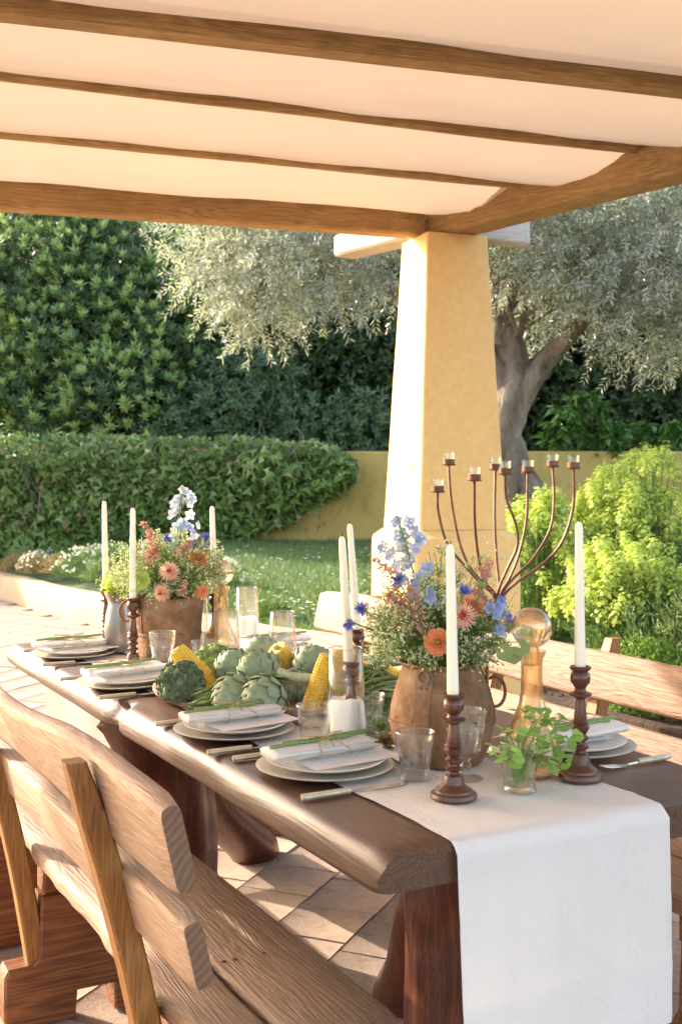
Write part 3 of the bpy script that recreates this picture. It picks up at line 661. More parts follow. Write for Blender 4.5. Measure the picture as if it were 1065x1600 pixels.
# little plants of the bed behind the kerb on the left
bed = [('flowering_cushion', -3.55, 12.6, .22, 'dry_leaf', True, 'low dry tuft at the left picture edge behind the kerb'), ('flowering_cushion', -2.95, 11.95, .28, 'euph_leaf', True, 'round cushion plant with white flowers behind the kerb'),
 ('dry_tuft', -3.25, 12.35, .2, 'dry_leaf', False, 'buff dry grass tuft left of the white flowered cushion'), ('dry_tuft', -2.62, 11.5, .2, 'grey_leaf', False, 'grey green tuft right of the white flowered cushion'), ('dry_tuft', -2.33, 11.1, .18, 'dry_leaf', False, 'brownish tuft behind the kerb near the left candlestick'),
 ('flowering_cushion', -2.05, 10.75, .18, 'grey_leaf', True, 'small white flowered plant behind the left candles'), ('dry_tuft', -3.9, 13.3, .25, 'grey_leaf', False, 'grey tuft far left by the curve of the kerb'), ('dry_tuft', -2.6, 12.3, .3, 'euph_leaf', False, 'taller green tuft in front of the ivy foot'),
 ('flowering_cushion', -1.55, 10.0, .22, 'grey_leaf', False, 'grey cushion hidden behind the back flower pot'), ('flowering_cushion', -.75, 9.0, .16, 'euph_leaf', False, 'low green cushion behind the tall glass cylinders'), ('dry_tuft', -3.4, 13.2, .3, 'euph_leaf', False, 'green tuft at the ivy foot on the left'), ('dry_tuft', -1.9, 11.6, .24, 'grey_leaf', False, 'grey tuft behind the back flower pot near the lawn')]
rb = random.Random(31)
for k, (x, y) in enumerate([(-4.1, 13.9), (-3.7, 13.6), (-3.0, 12.9), (-2.75, 12.7), (-2.2, 11.9), (-2.35, 12.2), (-1.8, 11.0), (-1.35, 10.6), (-3.9, 13.0), (-2.9, 12.4)]):
    bed.append((('dry_tuft', 'flowering_cushion')[k % 2], x, y, rb.uniform(.16, .30), ('grey_leaf', 'euph_leaf', 'dry_leaf')[k % 3], k % 2 == 1, ('grey green', 'fresh green white flowered', 'buff', 'grey white flowered', 'bright green', 'buff white flowered', 'small grey', 'small green flowered', 'wide buff', 'wide grey flowered')[k]+' clump in the back row of the bed under the ivy'))
for nm, x, y, h, mat, fl, lb in bed:
    x += .22; z0 = lawn_h(x, y)-.02
    root = empty(nm, (x, y, z0), 0, lb, 'plant', 'small plants in the bed behind the kerb')
    k = 1100; dn = rdir(k); dn[:, 2] = np.abs(dn[:, 2]); P = dn*np.array([h*.95, h*.95, h])*rng.uniform(.3, 1, (k, 1))
    npmesh('foliage', *leaves(P, dn+rdir(k)*.5+[0, 0, .5], rdir(k), rng.uniform(.03, .06, k), .010), M[mat], root)
    if fl:
        k = 60; dn = rdir(k); dn[:, 2] = np.abs(dn[:, 2])+.2; P = unit(dn)*np.array([h, h, h*1.1]); a = []
        for t in range(5): a.append(leaves(P, rdir(k), dn, .022, .02))
        npmesh('white_flowers', *cat(a), M['petal_white'], root)['kind'] = 'stuff'

# ---------------------------------------------------------------- column
CC = V(.545, 6.11, 0); CR = R(20)
col = empty('column', CC, CR, 'tapered yellow plaster column on a wider base at the pergola corner', 'column')
def sq(wd, z, b): h = wd/2; return [V(x, y, z) for x, y in ((-h+b, -h), (h-b, -h), (h, -h+b), (h, h-b), (h-b, h), (-h+b, h), (-h, h-b), (-h, -h+b))]
rings = []
for i in range(13):
    t = i/12; wd = .49-.15*t; rings.append([p+V(.0025*nz(p.z*3, p.x*9, 1), .0025*nz(p.z*3, p.y*9, 4), 0) for p in sq(wd, 1.085+(2.612-1.085)*t, .008)])
MB().loft(rings).build('shaft', M['ochre'], col, 30)
MB().loft([sq(.61, -.03, .01), sq(.60, .5, .012), sq(.595, 1.02, .014), sq(.585, 1.045, .02), sq(.50, 1.083, .02)]).build('base', M['ochre'], col, 30)
pth = [V(x, y, 0) for x, y in ((0, 0), (.01, .006), (.02, -.004), (.028, .006), (.036, .018), (.03, .03))]
MB().tube(smoothpath([V(-.236, -.06-p.x*1.6, 1.42-p.y) for p in pth], 4), .0022, 5).build('hairline_stain', M['bark'], col)

# ---------------------------------------------------------------- pergola
perg = empty('pergola', (0, 0, 2.6), 0, 'timber pergola with cream fabric swags between its rafters', 'pergola'); PO = perg.location.copy()
def beam(name, a, b, w, h, seed):
    """timber from a to b, a/b at mid-bottom"""
    a, b = Vector(a), Vector(b); d = (b-a); L = d.length; d.normalize(); s = V(d.y, -d.x, 0); n = max(8, int(L/.22)); rings = []
    for i in range(n+1):
        t = i/n; c = a+d*L*t; j = lambda k: .006*nz(t*L*1.3, seed, k); bb = .012
        e = .012 if i in (0, n) else 0; hw = w/2-e
        pr = [(-hw+bb, 0), (hw-bb, 0), (hw, bb), (hw, h-bb), (hw-bb, h), (-hw+bb, h), (-hw, h-bb), (-hw, bb)]
        rings.append([V(c.x, c.y, c.z)+s*(x+j(1))+V(0, 0, z+j(2)*(1 if z < h/2 else .3)) for x, z in pr])
    # local frame: x along the beam, so that the grain follows it
    ob = MB().loft(rings); mid = (a+b)/2; an = math.atan2(d.y, d.x)
    Mx = Matrix.Translation(mid) @ Matrix.Rotation(an, 4, 'Z'); ob.xf(Mx.inverted())
    o = ob.build(name, M['beam'], perg, 35); o.matrix_local = Matrix.Translation(-PO) @ Mx; return o
d1 = V(.598, -.802, 0); A0 = V(.528, 5.94, 0)+V(.075, .056, 0)
beam('cross_beam', A0-d1*.30+V(0, 0, 2.617), A0+d1*8+V(0, 0, 2.617), .185, .15, 1)
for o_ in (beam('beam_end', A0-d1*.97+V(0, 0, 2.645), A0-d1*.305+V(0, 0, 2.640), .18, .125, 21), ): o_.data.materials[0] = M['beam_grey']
df = V(.957, .29, 0).normalized()
b4 = V(.443, 6.0, 0)+V(-df.y, df.x, 0)*.055
beam('edge_beam', b4-df*8+V(0, 0, 2.614), b4-df*.004+V(0, 0, 2.614), .11, .14, 2)
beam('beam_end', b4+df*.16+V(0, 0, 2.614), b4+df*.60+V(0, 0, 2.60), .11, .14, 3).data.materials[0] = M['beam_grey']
RF = []
for nm, p, q_, bt, ww in (('rafter', V(-1.39, 4.71, 0), V(.875, 5.53, 0), 2.738, .058), ('rafter', V(-1.195, 4.04, 0), V(1.36, 4.99, 0), 2.74, .042), ('rafter', V(-1.0, 3.39, 0), V(1.95, 4.30, 0), 2.70, .10)):
    dd = (q_-p).normalized(); RF.append((p-dd*6.2, q_, bt, ww))
for k in range(1, 6):
    p, q_, _, _ = RF[2]; off = V(.27, -.96, 0)*.66*k; e = A0+d1*((RF[2][1]-A0).dot(d1)+.72*k); RF.append((p+off, e, 2.74, .085))
for i, (p, q_, bt, ww) in enumerate(RF): beam('rafter', p+V(0, 0, bt), q_+V(0, 0, bt), ww, .10 if ww < .09 else .12, 10+i)
# fabric panels sagging between the rafters
lines = [(b4-df*8+V(0, 0, 2.757), b4+df*.10+V(0, 0, 2.757))]+[(p+V(0, 0, bt+(.045 if ww < .09 else .075)), q_-(q_-p).normalized()*.035+V(0, 0, bt+(.045 if ww < .09 else .075))) for p, q_, bt, ww in RF]
for i in range(len(lines)-1):
    (a0, a1), (c0, c1) = lines[i], lines[i+1]; rows = []
    nu, nv = 60, 14; sag = .085 if i else .075
    for u in range(nu+1):
        t = u/nu; p, q_ = a0.lerp(a1, t), c0.lerp(c1, t); r_ = []
        for v_ in range(nv+1):
            s = v_/nv; c = p.lerp(q_, s); z = -sag*4*s*(1-s)*(1+.12*nz(t*9, i, s))+.012*nz(t*22, i*3, s*4)+.010*max(0, t-.8)*5*nz(t*40+s*8, i*3, s*9)
            wave = .02*math.sin(s*6.28) if t > .9 else 0
            r_.append(c+V(0, 0, z)+(q_-p).cross(V(0, 0, 1)).normalized()*wave*0)
        rows.append(r_)
    mb = MB(); mb.loft(rows, False, False); mb.v = [tuple(Vector(x)-PO) for x in mb.v]
    sw = mb.build('fabric_swag', M['canopy'], perg, 180)
    hm = MB().loft([[q-(rows[-1][k]-rows[-3][k]).normalized()*dd-PO+V(0, 0, -.0016) for k, q in enumerate(rows[-1])] for dd in (0, .02, .042)], False, False); hm.build('hem', M['canopy'], sw, 180)
# ================================================================ TABLE AND BENCHES (local frame: x across, y along)
TA = math.atan2(.475, .88); TO = V(.065, 1.78, 0)
U = V(math.cos(TA), math.sin(TA), 0); VV = V(-math.sin(TA), math.cos(TA), 0)
def W(a, b, h=0): return TO+U*a+VV*b+V(0, 0, h)
def toT(p): q = Vector(p)-TO; return V(q.dot(U), q.dot(VV), p[2])
table = empty('dining_table', TO, TA, 'long dark wooden table of one live edged slab on tree trunk legs', 'table')
TL, TW = 2.62, .845
rings = []; n = 110
for i in range(n+1):
    b = TL*i/n; e = .010 if i in (0, n) else 0
    w1 = .008*nz(b*1.8, 0, 1)+.002*nz(b*6, 3, 1); w2 = .009*nz(b*1.7, 5, 2)+.002*nz(b*6, 1, 2)
    notch = .045*math.exp(-((b-1.37)/.045)**2)+.008*math.exp(-((b-2.2)/.06)**2)
    lt, lb = .010+w1+notch, -.010+w2+notch*.5
    rt_, rb = TW-.012+.012*nz(b*2, 9, 4), TW+.008+.01*nz(b*2.3, 2, 7)
    bb = b+(e if i == 0 else -e if i == n else 0)*0
    z1, z0 = .76-e*.5, .692+e*.5
    rings.append([V(lt+.020, bb, z1), V(lt+.009, bb, z1-.002), V(lt+.001, bb, z1-.007), V(lt-.006, bb, z1-.017), V(lb+.000, bb, z0+.026), V(lb+.001, bb, z0+.012), V(lb+.008, bb, z0+.003), V(lb+.022, bb, z0), V(rb-.02, bb, z0), V(rb, bb, z0+.014), V(rt_+.004, bb, z1-.012), V(rt_-.008, bb, z1)])
MB().loft(rings).build('tabletop', M['table'], table, 62)
def gnarly(path, r, n=16, amp=.16, sd=0):
    pts = smoothpath(path, 7); m = len(pts); mb = MB(); rings = []; pu = None
    for i, p in enumerate(pts):
        d = (pts[min(i+1, m-1)]-pts[max(i-1, 0)]).normalized(); u = V(1, 0, 0)-d*d.x; u.normalize(); q = d.cross(u)
        k = i/(m-1)*(len(r)-1); a = int(min(k, len(r)-2)); rr = r[a]+(r[a+1]-r[a])*(k-a)
        rings.append([p+(u*math.cos(t)+q*math.sin(t))*rr*(1+amp*nz(math.cos(t)*1.6+sd, math.sin(t)*1.6, p.z*3.2+sd)+.06*nz(math.cos(t)*4, math.sin(t)*4, p.z*9+sd)) for t in (2*math.pi*j/n for j in range(n))])
    return mb.loft(rings)
TLg = M['trunk_leg']
gnarly([V(.34, .30, -.01), V(.33, .32, .2), V(.37, .34, .45), V(.36, .36, .70)], [.085, .082, .095, .125], 22, .38, 1).build('leg', TLg, table, 60)
gnarly([V(.66, 1.02, -.01), V(.62, .92, .1), V(.53, .72, .35), V(.46, .45, .70)], [.085, .075, .062, .075], 16, .2, 5).build('leg', TLg, table, 60)
gnarly([V(.30, 1.66, -.01), V(.29, 1.62, .2), V(.24, 1.56, .42), V(.17, 1.58, .70)], [.085, .09, .11, .15], 22, .36, 9).build('leg', TLg, table, 60)
gnarly([V(.80, 2.28, -.01), V(.74, 2.20, .07), V(.50, 1.98, .32), V(.30, 1.75, .70)], [.10, .085, .075, .10], 16, .2, 13).build('leg', TLg, table, 60)
mb = MB(); mb.box((.40, .42, .675), (.62, .16, .032), .006); mb.build('batten', TLg, table); MB().box((.40, 1.72, .675), (.62, .16, .032), .006).build('batten', TLg, table)

def plank(y0, y1, cx, cz, w, t, tilt, r=.012, wob=.006, sd=0, n=40, top=None, bark=None):
    """rounded plank along y; w along local x, t along local z, turned by tilt about y"""
    mb = MB(); rings = []; ct, st = math.cos(tilt), math.sin(tilt)
    for i in range(n+1):
        y = y0+(y1-y0)*i/n; e = min(r*.7, t*.12) if i in (0, n) else 0
        wl = wob*nz(y*2.1, sd, 1)+wob*.4*nz(y*7, sd, 5); wr = wob*nz(y*2.1, sd, 9)+wob*.4*nz(y*7, sd, 12)
        if top: wr += top(y)
        if bark: wl += bark(y)
        hw, ht = w/2-e, t/2-e; tt = .1*r*nz(y*3, sd, 20)
        pr = [(-hw-wl+r, -ht), (hw+wr-r, -ht), (hw+wr-r*.3, -ht+r*.3), (hw+wr, -ht+r), (hw+wr, ht-r), (hw+wr-r*.3, ht-r*.3), (hw+wr-r, ht+tt), (-hw-wl+r, ht+tt), (-hw-wl+r*.3, ht-r*.3), (-hw-wl, ht-r), (-hw-wl, -ht+r), (-hw-wl+r*.3, -ht+r*.3)]
        rings.append([V(cx+x*ct-z*st, y, cz+x*st+z*ct) for x, z in pr])
    return mb.loft(rings)
def block_profile(s=1):
    return [(-.285, 0), (-.12, 0), (-.115, .068), (-.02, .068), (-.02, 0), (.115, 0), (.125, .03), (.12, .14), (.09, .17), (.08, .318), (-.205, .318), (-.21, .17), (-.225, .152), (-.285, .150), (-.295, .13), (-.295, .03)]
def prism(pr, y0, y1, bev=.006):
    c = V(sum(p[0] for p in pr)/len(pr), 0, sum(p[1] for p in pr)/len(pr)); mb = MB(); n = len(pr)
    def off(d):
        out = []
        for i in range(n):
            a, p, b = V(*pr[i-1]), V(*pr[i]), V(*pr[(i+1) % n]); e1_, e2_ = (p-a).normalized(), (b-p).normalized()
            nn_ = V(-e1_.y-e2_.y, e1_.x+e2_.x); nn_ = nn_.normalized() if nn_.length > .01 else V(-e1_.y, e1_.x); out.append(p+nn_*d)
        return out
    A_, B_ = off(bev), off(0)
    mk = lambda q, y: [V(p[0], y, p[1]) for p in q]
    return mb.loft([mk(A_, y0), mk(B_, y0+bev), mk(B_, y1-bev), mk(A_, y1)][::-1])
def bench(name, label, sgn, a_top, posts, ends, blocks, seat0, grp, pale):
    """sgn -1: backrest on the -x side"""
    root = empty(name, TO, TA, label, 'bench', grp)
    lean = R(13); X = lambda off, h: a_top-sgn*((.85-h)*math.tan(lean))*1.0+off*1.0
    y0, y1 = ends; B = M['bench']; bk = M['bench_pale'] if pale else B
    # rails: tilted from vertical.  plank x axis = up along the lean
    up = math.pi/2+(-sgn)*-lean if sgn < 0 else math.pi/2-lean
    up = math.pi/2+lean if sgn < 0 else math.pi/2-lean
    crv = lambda y: .018*math.sin((y-y0)*2.3+1.2)+.010*math.sin((y-y0)*5.1)
    for k, (hc, wd, th, s1, s2) in enumerate(((.795, .130, .042, 0, 0), (.632, .108, .038, .02, -.02))):
        if sgn > 0 and k == 0: hc, wd, th = .775, .155, .045
        if sgn > 0 and k == 1: hc, wd, th = .60, .115, .045
        plank(y0+s1, y1+s2, X(0, hc), hc, wd, th, up, .013 if k == 0 else .008, .008, sd=k*3+(sgn > 0)*10, n=60, top=crv if k == 0 else None).build('back_rail', bk, root, 45)
    # posts on the outer face
    for y in posts:
        mb = MB(); rings = []
        for i in range(9):
            h = .13+(.87-.13)*i/8; xx = X(0, h)+sgn*(.05); bend = .018*math.sin(math.pi*i/8); sx, sy = .047, .052
            e = .006 if i == 8 else 0
            rings.append([V(xx+sgn*bend*-1+u*(sx/2-e), y+v*(sy/2-e), h) for u, v in ((-1, -.8), (-.8, -1), (.8, -1), (1, -.8), (1, .8), (.8, 1), (-.8, 1), (-1, .8))])
        mb.loft(rings).build('post', M['post'], root, 30)
    # seat planks
    s0, s1, s2, s3 = seat0
    plank(y0+.03, y1, (s0+s1)/2, .4275, abs(s1-s0), .045, 0, .010, .006, sd=3+sgn, n=50).build('seat_plank', B, root, 45)
    bark = (lambda y: .016*nz(y*3, 4, 1)+.012*nz(y*9, 2, 1)) if sgn < 0 else None
    plank(y0+.01, y1, (s2+s3)/2, .4275, abs(s3-s2), .045, 0, .010, .008, sd=6+sgn, n=80, bark=bark).build('seat_plank', B, root, 45)
    for y in blocks:
        pr = block_profile(); sh = 0
        if sgn > 0: pr = [(-x+a_top-.34+.0+.60-.26, z) for x, z in pr][::-1]; pr = [(x+.0, z) for x, z in pr]
        if sgn > 0:
            mx = max(p[0] for p in pr); pr = [(x+(a_top-.04)-mx, z) for x, z in pr]
        prism(pr, y, y+.075).build('leg_block', M['block'], root, 30)
        xs_ = [p[0] for p in pr]; lo, hi = (min(xs_)+.095, max(xs_)-.035) if sgn < 0 else (min(xs_)+.035, max(xs_)-.095)
        MB().box(((lo+hi)/2, y+.0375, .361), (hi-lo, .07, .084), .006).build('seat_bearer', M['block'], root, 30)
    mb = MB()
    for y in blocks:
        for x in (s0+.04*sgn*-1, (s0+s1)/2, s2+.03, (s2+s3)/2+.02):
            mb.lathe([(.005, .4500), (.005, .4512), (.002, .4514)], 8, (x, y+.04, 0))
    mb.build('screws', M['iron'], root, 30)
    return root
def end_grain(o):
    o.data.materials.append(M['endgrain'])
    for p in o.data.polygons:
        if abs(p.normal.y) > .93 and len(p.vertices) > 6: p.material_index = 1
bL = bench('bench', 'wooden bench with thick two rail back standing nearest on the left of the table', -1, -.325, (.375, 1.335, 2.3), (.05, 2.75), (1.30, 1.82, .40), (-.10, .095, -.112, -.225), 'plank benches along the table', True)
bR = bench('bench', 'sunlit wooden bench with wide plank back beyond the right side of the table', 1, 1.385, (.30, 1.10, 1.62, 2.5), (-.3, 2.86), (.28, 1.35, 2.4), (1.09, .90, 1.27, 1.105), 'plank benches along the table', False)

for rt_ in (bL, bR):
    for o_ in rt_.children:
        if o_.name.split('.')[0] in ('back_rail', 'seat_plank'): end_grain(o_)
# ---------------------------------------------------------------- runner (one cloth over both ends)
ra0, ra1 = .128, .575
path = []                                     # (b, z) along the cloth
drop = .365; zt = .764
for i in range(19): path.append((TL+.008, zt-.02-(drop)*(1-i/18)))
path += [(TL+.006, zt-.008), (TL-.004, zt-.001)]
for i in range(1, 160): path.append((TL-.01-(TL-.02)*i/160, zt))
path += [(.004, zt-.001), (-.006, zt-.008)]
for i in range(1, 51): path.append((-.009, zt-.014-drop*i/50))
rows = []; nu = 56
for k, (b, z) in enumerate(path):
    r_ = []; dz = max(0, zt-z)
    for j in range(nu+1):
        s = j/nu; a = ra0+(ra1-ra0)*s
        if b > 0.02: a += .006*nz(b*3, 1, 0)
        a += dz*(.05*(1-s)-.01*s)*.6
        if dz < .02:
            zz = z-.002+.0012*(1+nz(a*12, b*6, 0))+.0015*max(0, nz(a*26+b*9, b*3, 5))+.0018*max(0, 1-abs(nz(a*6+b*3, b*5-a*4, 21))*8); bb = b
            if b > 2.3: zz += .012*max(0, nz(a*6, b*6, 3))
        else:
            zz = z; sg = -1 if b < 1 else 1
            bb = b+sg*(abs(.014*nz(a*7+.6, z*1.5, 2))+.022*dz*math.sin(a*24+1+2*dz)+.004*nz(a*24, z*3, 8)+.014*dz*math.sin(a*41+2.2)+.0012*max(0, 1-abs(nz(a*5+z*2, z*5, 3))*7)+.004)
        r_.append(V(a, bb, zz))
    rows.append(r_)
run = empty('table_runner', TO, TA, 'white linen runner down the middle of the table hanging over the near end', 'runner')
MB().loft(rows, False, False).build('cloth', M['linen'], run, 180)
def hem(rowsel, off):
    mb = MB(); out = []
    for r_ in rowsel: out.append([p+off for p in r_])
    return mb.loft(out, False, False)
hem(rows[-16:], V(0, -.0016, 0)).build('hem', M['linen'], run, 180)
nd = 52
hem([[r_[0]+V(.0, -.0007, 0), r_[1]+V(0, -.0007, 0)] for r_ in rows[-nd:]], V(0, 0, 0)).build('side_hem', M['linen'], run, 180)
hem([[r_[-2]+V(.0, -.0007, 0), r_[-1]+V(0, -.0007, 0)] for r_ in rows[-nd:]], V(0, 0, 0)).build('side_hem', M['linen'], run, 180)

# ---------------------------------------------------------------- iron floor candelabra behind the right bench
cy = 4.2; cb = V((770-CX)*cy/F, cy, 0)
cnd = empty('iron_candelabra', cb, 0, 'rusty iron candelabra with eight curved arms standing behind the right bench', 'candelabra')
O6 = lambda x, y: (640+x*.263, 680+y*.263)
arms = [([(165, 330), (168, 450), (220, 640), (320, 770), (420, 880), (505, 975)], -.04), ([(230, 170), (245, 380), (290, 620), (345, 765), (420, 865), (508, 970)], .14), ([(382, 262), (385, 520), (408, 730), (445, 870), (512, 972)], -.18), ([(508, 198), (503, 480), (515, 740), (528, 880), (525, 975)], .2),
        ([(564, 225), (572, 370), (632, 540), (636, 660), (580, 790), (520, 940)], -.08), ([(700, 215), (692, 500), (650, 700), (592, 850), (530, 970)], .05), ([(846, 180), (856, 370), (832, 560), (722, 745), (605, 860), (535, 975)], .18), ([(970, 190), (970, 420), (900, 640), (775, 775), (640, 870), (540, 985)], -.02)]
cups = []
for pts, dd in arms:
    m = len(pts); P3 = [D(*O6(*p), cy+dd*(1-i/(m-1))**.7)-cb for i, p in enumerate(pts)]
    P3.append(V(0, 0, P3[-1].z-.14)); top_ = P3[0]; cups.append(top_+cb)
    arm = MB().tube(smoothpath(P3, 6), .0055, 7).build('arm', M['iron'], cnd)
    c = (0+top_.x, top_.y, top_.z)
    MB().lathe([(.006, -.008), (.026, -.006), (.027, -.002), (.022, .0), (.0225, .018), (.021, .018), (.0205, .002)], 18, c).build('cup', M['iron'], arm)
MB().tube([V(0, 0, .70), V(0, 0, .012)], .011, 8).build('pole', M['iron'], cnd)
MB().lathe([(.15, 0), (.15, .008), (.03, .014), (.012, .03)], 24).build('base', M['iron'], cnd)
cl = ['lowest leftmost', 'tall second from left', 'third from left', 'fourth from left', 'fifth from left', 'sixth from left', 'seventh from left', 'rightmost']
for i, c in enumerate(cups):
    o = MB().lathe([(.002, .004), (.0185, .004), (.019, .008), (.0215, .042), (.0195, .042), (.017, .010), (.002, .009)], 18).build('votive_glass', M['cut_glass']); o.location = c+V(0, 0, 0)
    tag(o, f'small glass votive cup on the {cl[i]} arm of the iron candelabra', 'votive glass', 'votive glasses on the candelabra')
# ================================================================ THINGS ON THE TABLE
ZT, ZR = .7605, .7665          # bare wood, runner
def on_runner(p): q = toT(p); return ra0-.03 < q.x < ra1+.03
def tpos(px, py):
    p = T(px, py, .76)
    p.z = ZR if on_runner(p) else ZT; return p
def taper(p, h, label, lean=(0, 0), r=.0108):
    o = empty('taper_candle', p, 0, label, 'candle', 'ivory taper candles', rot=(lean[0], lean[1], 0))
    MB().lathe([(r*.9, -.012), (r, -.010), (r, .004), (r*.86, h*.5), (r*.70, h-.012), (r*.55, h-.004), (r*.25, h)], 16).build('wax', M['wax'], o, 60)
    MB().tube([V(0, 0, h-.002), V(.001, 0, h+.006)], .0011, 5).build('wick', M['wick'], o); return o
STK = [(.002, 0), (.041, 0), (.043, .004), (.041, .010), (.035, .0125), (.034, .016), (.027, .020), (.020, .026), (.0185, .034), (.0165, .041), (.010, .045), (.0095, .048), (.0155, .052), (.0165, .0555), (.010, .059), (.0095, .063), (.015, .067), (.0155, .071), (.0098, .075), (.0135, .080), (.0165, .085), (.0175, .088), (.0125, .092), (.0165, .096), (.012, .100), (.0125, .104), (.0105, .118), (.0085, .134), (.013, .138), (.021, .141), (.0215, .1445), (.013, .147), (.010, .152), (.013, .157), (.0185, .163), (.0195, .171), (.0175, .178), (.0145, .181), (.020, .185), (.0205, .1885), (.0185, .190), (.012, .190), (.0115, .180), (.002, .180)]
def candlestick(p, s, label, clabel, ch, lean=(0, 0)):
    o = MB().lathe([(r*(1 if s < 1.03 else 1), z*s) for r, z in STK], 22).build('candlestick', M['turned'], None, 35)
    o.location = p; o.rotation_euler = (lean[0]*.3, lean[1]*.3, random.random()*6); tag(o, label, 'candlestick', 'turned wooden candlesticks')
    taper(Vector(p)+V(lean[1]*.19*s*.3, -lean[0]*.19*s*.3, .190*s), ch, clabel, lean)
candlestick(tpos(708, 1252), .99, 'dark turned wood candlestick on the runner in front of the rusty pot', 'tall ivory candle in the candlestick directly in front of the rusty pot', .27, (0, R(-1)))
candlestick(tpos(906, 1222), 1.14, 'dark turned wood candlestick at the right edge of the runner beside the amber carafe', 'ivory candle right of the amber carafe against the bench back', .277, (0, R(-.5)))
candlestick(T(547, 1163, .77), .94, 'turned wood candlestick seen through the nearest glass cylinder', 'ivory candle leaning left, rising behind the nearest glass cylinder', .27, (R(-1), R(-3.2)))
candlestick(T(560, 1095, .77), .98, 'turned wood candlestick left of the rusty pot, partly behind another', 'ivory candle leaning left, farther of the close pair by the column', .272, (0, R(-4)))
candlestick(tpos(208, 1049), 1.14, 'turned wood candlestick in front of the pewter jug at the far end', 'ivory candle in front of the far bouquet left side', .272)
candlestick(tpos(166, 1018), 1.17, 'leftmost turned wood candlestick beside the farthest left setting', 'leftmost ivory candle on the table', .28, (0, R(-1)))
candlestick(T(336, 1036, .76), 1.17, 'turned wood candlestick hidden behind the far carafe and cylinders', 'ivory candle rising behind the far carafe glass ball', .275, (0, R(-1.5)))

# ---------------------------------------------------------------- glassware
def vessel(name, p, prof, mat, label, cat_, group=None, seg=28, base=None):
    o = MB().lathe(prof, seg, caps=False).build(name, M[mat], None, 45); o.location = p; tag(o, label, cat_, group); return o
def two(prof, t=.0016, floor=.006):
    inner = [(max(r-t, .001), max(z, floor)) for r, z in prof[1:]][::-1]
    return [(.0005, 0)]+prof+[(prof[-1][0]-t*.5, prof[-1][1]+.0008)]+inner+[(.0005, floor)]
TUM = two([(.030, 0), (.0315, .003), (.029, .007), (.0275, .012), (.030, .03), (.035, .065), (.0385, .09)], .002, .011)
GOB = [(.0005, 0), (.034, 0), (.0345, .002), (.02, .005), (.008, .009), (.0065, .02), (.011, .026), (.007, .033), (.010, .040), (.026, .046), (.030, .06), (.036, .10), (.0395, .132), (.0385, .1325), (.0345, .10), (.028, .062), (.022, .052), (.0005, .050)]
CYL = lambda h, s=1: two([(.044*s, 0), (.0445*s, .004), (.041*s, h*.5), (.036*s, h)], .0016, .005)
def trim(o, r, z, rf, zf):
    MB().tube([V(r*math.cos(a), r*math.sin(a), z) for a in np.linspace(0, 2*math.pi, 37)], .0012, 6, False).build('rim', M['rim'], o, 180)
    if rf: MB().lathe([(.001, .0008), (rf*.97, .0008), (rf*.99, zf*.4), (rf*.90, zf*.92), (.001, zf*.85)], 28).build('thick_base', M['thick'], o, 50)
def bee(o, z, ph, r):
    mb = MB()
    for k in range(3):
        a = ph+k*2.094; n_ = V(math.cos(a), math.sin(a), 0); t_ = V(-n_.y, n_.x, 0); c = n_*r+V(0, 0, z)
        mb.ball(c, .0055, 8, 5, (.6, .6, 1.2)); mb.ball(c+t_*.006+V(0, 0, .003), .0055, 7, 4, (.7, .7, .45)); mb.ball(c-t_*.006+V(0, 0, .003), .0055, 7, 4, (.7, .7, .45)); mb.ball(c+V(0, 0, .009), .003, 6, 4)
    b_ = mb.build('bee_relief', M['cut_glass'], o, 60); b_['kind'] = 'stuff'; return b_
tumb = [(648, 1222, 'clear tumbler with bee relief beside the nearest plate'), (490, 1172, 'clear tumbler left of the nearest pillar candle cylinder'), (575, 1152, 'clear tumbler behind the nearest pillar candle cylinder at right'), (222, 1040, 'clear tumbler behind the second left candlestick at the far end'), (318, 1052, 'clear tumbler behind the corn and left of the pale broccoli'), (405, 1046, 'clear tumbler behind the artichokes in front of the far cylinders')]
for px, py, lb in tumb:
    o = vessel('tumbler', tpos(px, py), TUM, 'cut_glass', lb, 'tumbler', 'glass tumblers'); bee(o, .055, random.random()*6, .034); trim(o, .0375, .0905, .0305, .0115)
for px, py, lb in [(727, 1222, 'clear stemmed goblet behind the nearest candlestick by the rusty pot'), (254, 1062, 'clear stemmed goblet in front of the far bouquet pot'), (600, 1060, 'clear stemmed goblet at the right side setting behind the bean heap')]:
    o = vessel('goblet', tpos(px, py), GOB, 'cut_glass', lb, 'goblet', 'stemmed goblets'); bee(o, .09, random.random()*6, .0345); trim(o, .039, .1325, 0, 0)
def pillar(p, r, h, lb, drip=False):
    o = empty('pillar_candle', p, 0, lb, 'candle', 'white pillar candles in the glass cylinders')
    rings = []
    for rr, z in [(.002, 0), (r*.98, 0), (r, .004), (r*.99, h*.5), (r, h-.006), (r*.95, h), (r*.8, h-.002), (r*.5, h-.007), (.002, h-.008)]:
        rings.append([V(rr*(1+.02*nz(math.cos(a)*2, z*30, rr*20))*math.cos(a), rr*math.sin(a), z+(.006*nz(math.cos(a)*1.5, math.sin(a)*1.5, 3) if z > h-.01 else 0)) for a in (2*math.pi*k/24 for k in range(24))])
    MB().loft(rings).build('wax', M['wax_white'], o, 60)
    MB().tube(smoothpath([V(0, 0, h-.01), V(.001, 0, h), V(.006, .001, h+.005)], 3), .0012, 5).build('wick', M['wick'], o)
    if drip:
        MB().tube(smoothpath([V(r*.80, -r*.5, h-.002), V(r*.98, -r*.52, h-.01), V(r*1.04, -r*.5, h*.6), V(r*1.06, -r*.45, h*.3), V(r*1.0, -r*.4, .006)], 5), [.006]*5+[.0055]*5+[.007]*5+[.005]*6, 7).build('wax_drip', M['wax_white'], o)
